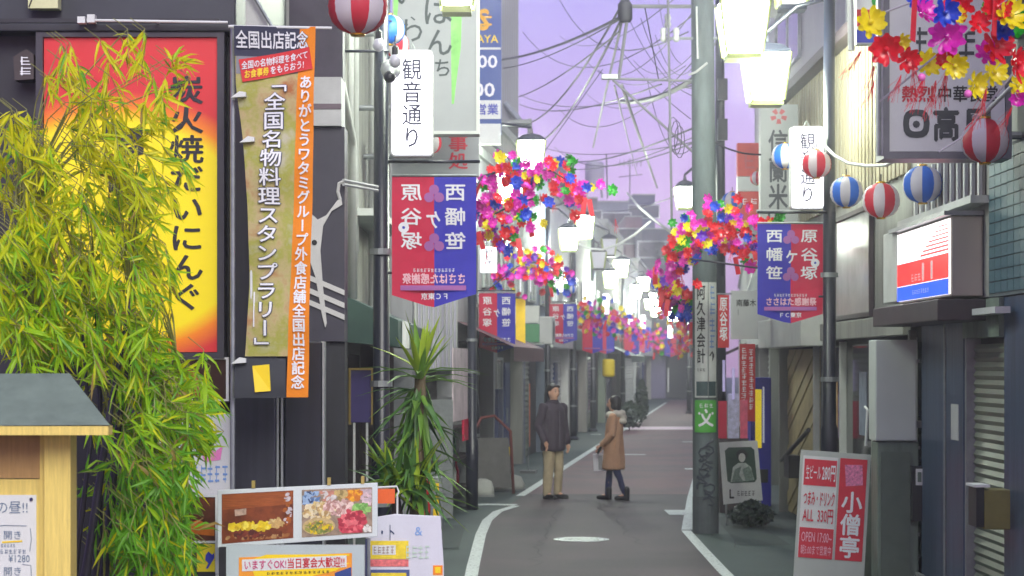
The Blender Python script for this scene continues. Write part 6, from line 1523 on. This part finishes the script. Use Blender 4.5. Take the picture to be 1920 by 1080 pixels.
def person(label, loc, yaw, H, legs, arms, female, head_tilt=0):
    s = H / 1.75; t = thing('person', label, 'person', loc); t.rotation_euler = (0, 0, yaw)
    ORG[t] = Vector((0, 0, 0))
    V = lambda x, y, z: Vector((x * s, y * s, z * s))
    b = MB()
    loft(b, [(0, 0, .84 * s, .13 * s, .10 * s), (0, 0, .92 * s, .165 * s, .115 * s), (0, 0, 1.04 * s, .14 * s, .10 * s), (0, -.005, 1.2 * s, .155 * s, .115 * s), (0, 0, 1.36 * s, .17 * s, .105 * s), (0, .01, 1.43 * s, .12 * s, .08 * s), (0, .01, 1.47 * s, .06 * s, .06 * s)])
    cone(b, V(0, .01, 1.42), V(0, -.005, 1.54), .055 * s, .05 * s)
    hc = V(0, -.015, 1.635)
    b.ball(hc, .098 * s, 20, 14, (.82, .98, 1.18)); cone(b, V(0, -.045, 1.565), V(0, -.05, 1.55), .05 * s, .042 * s)
    cone(b, V(0, -.108, 1.645), V(0, -.122, 1.612), .009 * s, .016 * s, 8)          # nose
    cone(b, V(-.012, -.108, 1.578), V(.012, -.108, 1.578), .008 * s, .008 * s, 8)    # lips
    for e in (-1, 1):
        b.ball(V(e * .083, -.005, 1.63), .026 * s, 8, 6, (.4, .7, 1.15))
        hip, knee, ank, toe = legs[e]
        cone(b, V(*hip), V(*knee), .082 * s, .056 * s); cone(b, V(*knee), V(*ank), .055 * s, .036 * s); cone(b, V(*ank), V(*toe), .036 * s, .028 * s)
        sh, el, wr = arms[e]
        cone(b, V(*sh), V(*el), .048 * s, .037 * s); cone(b, V(*el), V(*wr), .037 * s, .025 * s)
        dv = Vector(wr) - Vector(el); hand(b, V(*wr), dv + Vector((0, 0, -.1)), Vector((0, -1, 0)) - Vector(dv).normalized() * Vector((0, -1, 0)).dot(Vector(dv).normalized()))
    body = fused('body', b, SKIN, t, 0, 0, .0085, 2)
    for e in (-1, 1):
        part('eye', MB().ball(V(e * .032, -.1, 1.645), .011 * s, 8, 6, (1.2, .7, .8)), mat('eye_dark', (30, 24, 24), .2, 0), t, True)
        part('eyebrow', MB().tube([V(e * .016, -.106, 1.668), V(e * .034, -.106, 1.673), V(e * .05, -.096, 1.668)], .005 * s, 5), HAIR, t)
    part('mouth', MB().tube([V(-.02, -.113, 1.578), V(0, -.118, 1.577), V(.02, -.113, 1.578)], .004 * s, 5), mat('lip', (150, 84, 80), .5, 0), t)
    return t, V, s
# man
BRNC = mat('dark_plum_coat', (60, 50, 62), .8, .2, 14, .2); BEI = mat('beige_trousers', (172, 158, 128), .85, .12, 14, .2); SHOE = mat('dark_shoe', (38, 36, 38), .5, .2, 10)
lg = {e: ((e * .085, 0, .9), (e * .1, -.02, .48), (e * .105, .02, .08), (e * .12, -.15, .035)) for e in (-1, 1)}
ar = {-1: ((-.19, 0, 1.4), (-.275, .03, 1.12), (-.24, -.1, .89)), 1: ((.19, 0, 1.4), (.26, .04, 1.11), (.27, -.02, .85))}
t, V, s = person('person in a dark plum jacket and beige trousers standing on the left road line', G(1037, 32.9), math.radians(38), 1.76, lg, ar, False)
c = MB()
loft(c, [(0, 0, .74 * s, .205 * s, .15 * s), (0, 0, .78 * s, .215 * s, .16 * s), (0, 0, 1.0 * s, .205 * s, .155 * s), (0, 0, 1.2 * s, .205 * s, .155 * s), (0, 0, 1.38 * s, .205 * s, .14 * s), (0, .01, 1.45 * s, .13 * s, .1 * s), (0, .01, 1.5 * s, .075 * s, .075 * s)])
for e in (-1, 1):
    cone(c, V(*ar[e][0]), V(*ar[e][1]), .078 * s, .066 * s); cone(c, V(*ar[e][1]), V(*(Vector(ar[e][1]).lerp(Vector(ar[e][2]), .93))), .066 * s, .052 * s)
fused('jacket', c, BRNC, t, 0, 0, .012, 4)
part('collar', MB().lathe(V(0, .005, 1.45), [(.085 * s, 0), (.092 * s, .05), (.078 * s, .07), (.07 * s, .02)], 18), BRNC, t, True)
part('jacket_zip', MB().tube([V(0, -.158, .8), V(0, -.162, 1.1), V(0, -.15, 1.35)], .008 * s, 5), mat('zip_grey', (96, 90, 100), .5, .1), t)
c = MB()
for e in (-1, 1): cone(c, V(e * .085, 0, .86), V(e * .1, -.015, .48), .1 * s, .078 * s); cone(c, V(e * .1, -.015, .48), V(e * .105, .015, .1), .078 * s, .064 * s)
fused('trousers', c, BEI, t, 0, 0, .012, 3)
for e in (-1, 1):
    c = MB(); cone(c, V(e * .105, .03, .05), V(e * .125, -.17, .036), .046 * s, .036 * s); cone(c, V(e * .105, .02, .06), V(e * .105, .015, .11), .05 * s, .05 * s); c.box(e * .11 * s - .045, e * .11 * s + .045, -.19 * s, .07 * s, .002, .03)
    fused('shoe', c, SHOE, t, 0, 0, .01, 3)
c = MB(); c.ball(V(0, .012, 1.67), .104 * s, 18, 12, (.86, .98, 1.05)); c.ball(V(0, .05, 1.62), .085 * s, 14, 10, (.95, .7, 1.1))
for k in range(9): c.ball(V(-.07 + .0175 * k, -.065 + .02 * abs(k - 4) / 4, 1.725 - .003 * (k % 3)), .026 * s, 8, 6)
fused('hair', c, HAIR, t, 0, 0, .009, 2)
# woman
TANC = mat('tan_wool_coat', (186, 144, 112), .9, .12, 30, .3); FUR = mat('cream_fur', (206, 200, 186), .95, .2, 60, .6); JEAN = mat('navy_tights', (40, 46, 88), .8, .15, 20); BOOT = mat('black_boot', (32, 30, 34), .4, .2, 10)
lg = {-1: ((-.085, 0, .9), (-.09, -.1, .49), (-.08, -.13, .08), (-.09, -.29, .04)), 1: ((.085, 0, .9), (.085, .06, .49), (.08, .2, .09), (.09, .05, .04))}
ar = {-1: ((-.18, 0, 1.4), (-.235, -.01, 1.12), (-.16, -.2, .95)), 1: ((.18, 0, 1.4), (.235, -.01, 1.12), (.15, -.2, .93))}
wl = G(1152, 32.6)
t, V, s = person('person in a long tan coat with cream fur collar walking on the road', wl, math.radians(-102), 1.58, lg, ar, True)
c = MB()
loft(c, [(0, -.01, .52 * s, .2 * s, .19 * s), (0, -.01, .56 * s, .205 * s, .195 * s), (0, 0, .9 * s, .195 * s, .165 * s), (0, 0, 1.08 * s, .175 * s, .15 * s), (0, 0, 1.25 * s, .185 * s, .155 * s), (0, 0, 1.38 * s, .19 * s, .13 * s), (0, .01, 1.46 * s, .11 * s, .09 * s)])
for e in (-1, 1):
    cone(c, V(*ar[e][0]), V(*ar[e][1]), .074 * s, .064 * s); cone(c, V(*ar[e][1]), V(*(Vector(ar[e][1]).lerp(Vector(ar[e][2]), .9))), .064 * s, .052 * s)
fused('coat', c, TANC, t, 0, 0, .012, 4)
c = MB()
for k in range(26):
    a = k * 6.283 / 26; c.ball(V(.115 * math.cos(a), .02 + .115 * math.sin(a), 1.455 + .02 * math.sin(a) + R.uniform(-.012, .012)), R.uniform(.05, .066) * s, 8, 6)
for k in range(10): c.ball(V(R.uniform(-.09, .09), .13 + R.uniform(0, .05), 1.38 + R.uniform(-.05, .05)), .05 * s, 8, 6)
fused('fur_collar', c, FUR, t, 0, 0, .012, 1)
c = MB()
for e in (-1, 1): cone(c, V(*lg[e][0]), V(*lg[e][1]), .088 * s, .062 * s); cone(c, V(*lg[e][1]), V(*lg[e][2]), .062 * s, .044 * s)
fused('trousers', c, JEAN, t, 0, 0, .011, 3)
for e in (-1, 1):
    a_ = Vector(lg[e][2]); to = Vector(lg[e][3]); c = MB()
    cone(c, V(*(a_ + Vector((0, .02, .1)))), V(a_.x, a_.y + .02, .07), .056 * s, .052 * s); cone(c, V(a_.x, a_.y + .02, .05), V(to.x, to.y, .04), .05 * s, .038 * s); c.box(a_.x * s - .035, a_.x * s + .035, (a_.y - .0) * s, (a_.y + .07) * s, .002, .06)
    fused('boot', c, BOOT, t, 0, 0, .01, 3)
c = MB(); c.ball(V(0, .015, 1.665), .108 * s, 18, 12, (.9, 1.0, 1.05)); c.ball(V(0, .045, 1.6), .1 * s, 14, 10, (.98, .78, 1.15))
for e in (-1, 1): c.ball(V(e * .07, -.01, 1.6), .045 * s, 10, 8, (.6, 1, 1.5))
fused('hair', c, HAIR, t, 0, 0, .009, 2)
for e in (-1, 1):
    c = MB(); w_ = V(*ar[e][2]); hand(c, w_, V(*ar[e][2]) - V(*ar[e][1]) + Vector((0, 0, -.1)), Vector((0, -.5, .8)))
    for i_, v in enumerate(c.v): pass
    fused('glove', c, BOOT, t, 0, 0, .007, 0)
M_ = Matrix.Translation(wl) @ Matrix.Rotation(math.radians(-102), 4, 'Z')
hp = M_ @ (V(*ar[-1][2]) + Vector((.02, -.06, -.06)))
t = thing('paper_bag', 'small white and grey paper bag hanging from the hand of the person in tan', 'bag', hp - Vector((0, 0, .36)))
bm_ = MB().hexa([hp + Vector(v) for v in ((-.1, -.05, -.36), (.1, -.05, -.36), (.1, .05, -.36), (-.1, .05, -.36), (-.11, -.05, -.1), (.11, -.05, -.1), (.11, .05, -.1), (-.11, .05, -.1))])
part('bag_body', bm_, mat('paper_white', (206, 206, 212), .7, .1, 10), t)
part('grey_stripe', MB().box(hp.x - .03, hp.x + .03, hp.y - .056, hp.y - .052, hp.z - .34, hp.z - .12), STEEL, t)
part('handle', MB().tube([hp + Vector((-.06, 0, -.1)), hp + Vector((-.03, 0, 0)), hp + Vector((.03, 0, 0)), hp + Vector((.06, 0, -.1))], .005, 5), WHITE, t)

# ------------------------------------------------------------------ night air
bpy.data.scenes.remove(TMP)
hz = bpy.data.materials.new('haze_air'); hz.use_nodes = True; n = hz.node_tree; n.nodes.clear()
pv = n.nodes.new('ShaderNodeVolumePrincipled'); ho = n.nodes.new('ShaderNodeOutputMaterial')
pv.inputs['Color'].default_value = (.90, .87, .97, 1); pv.inputs['Density'].default_value = .0028; pv.inputs['Anisotropy'].default_value = .75
n.links.new(pv.outputs[0], ho.inputs['Volume'])
solo('haze', MB().box(-152, 152, -62, 302, -1, 13.5), hz, kind='stuff')
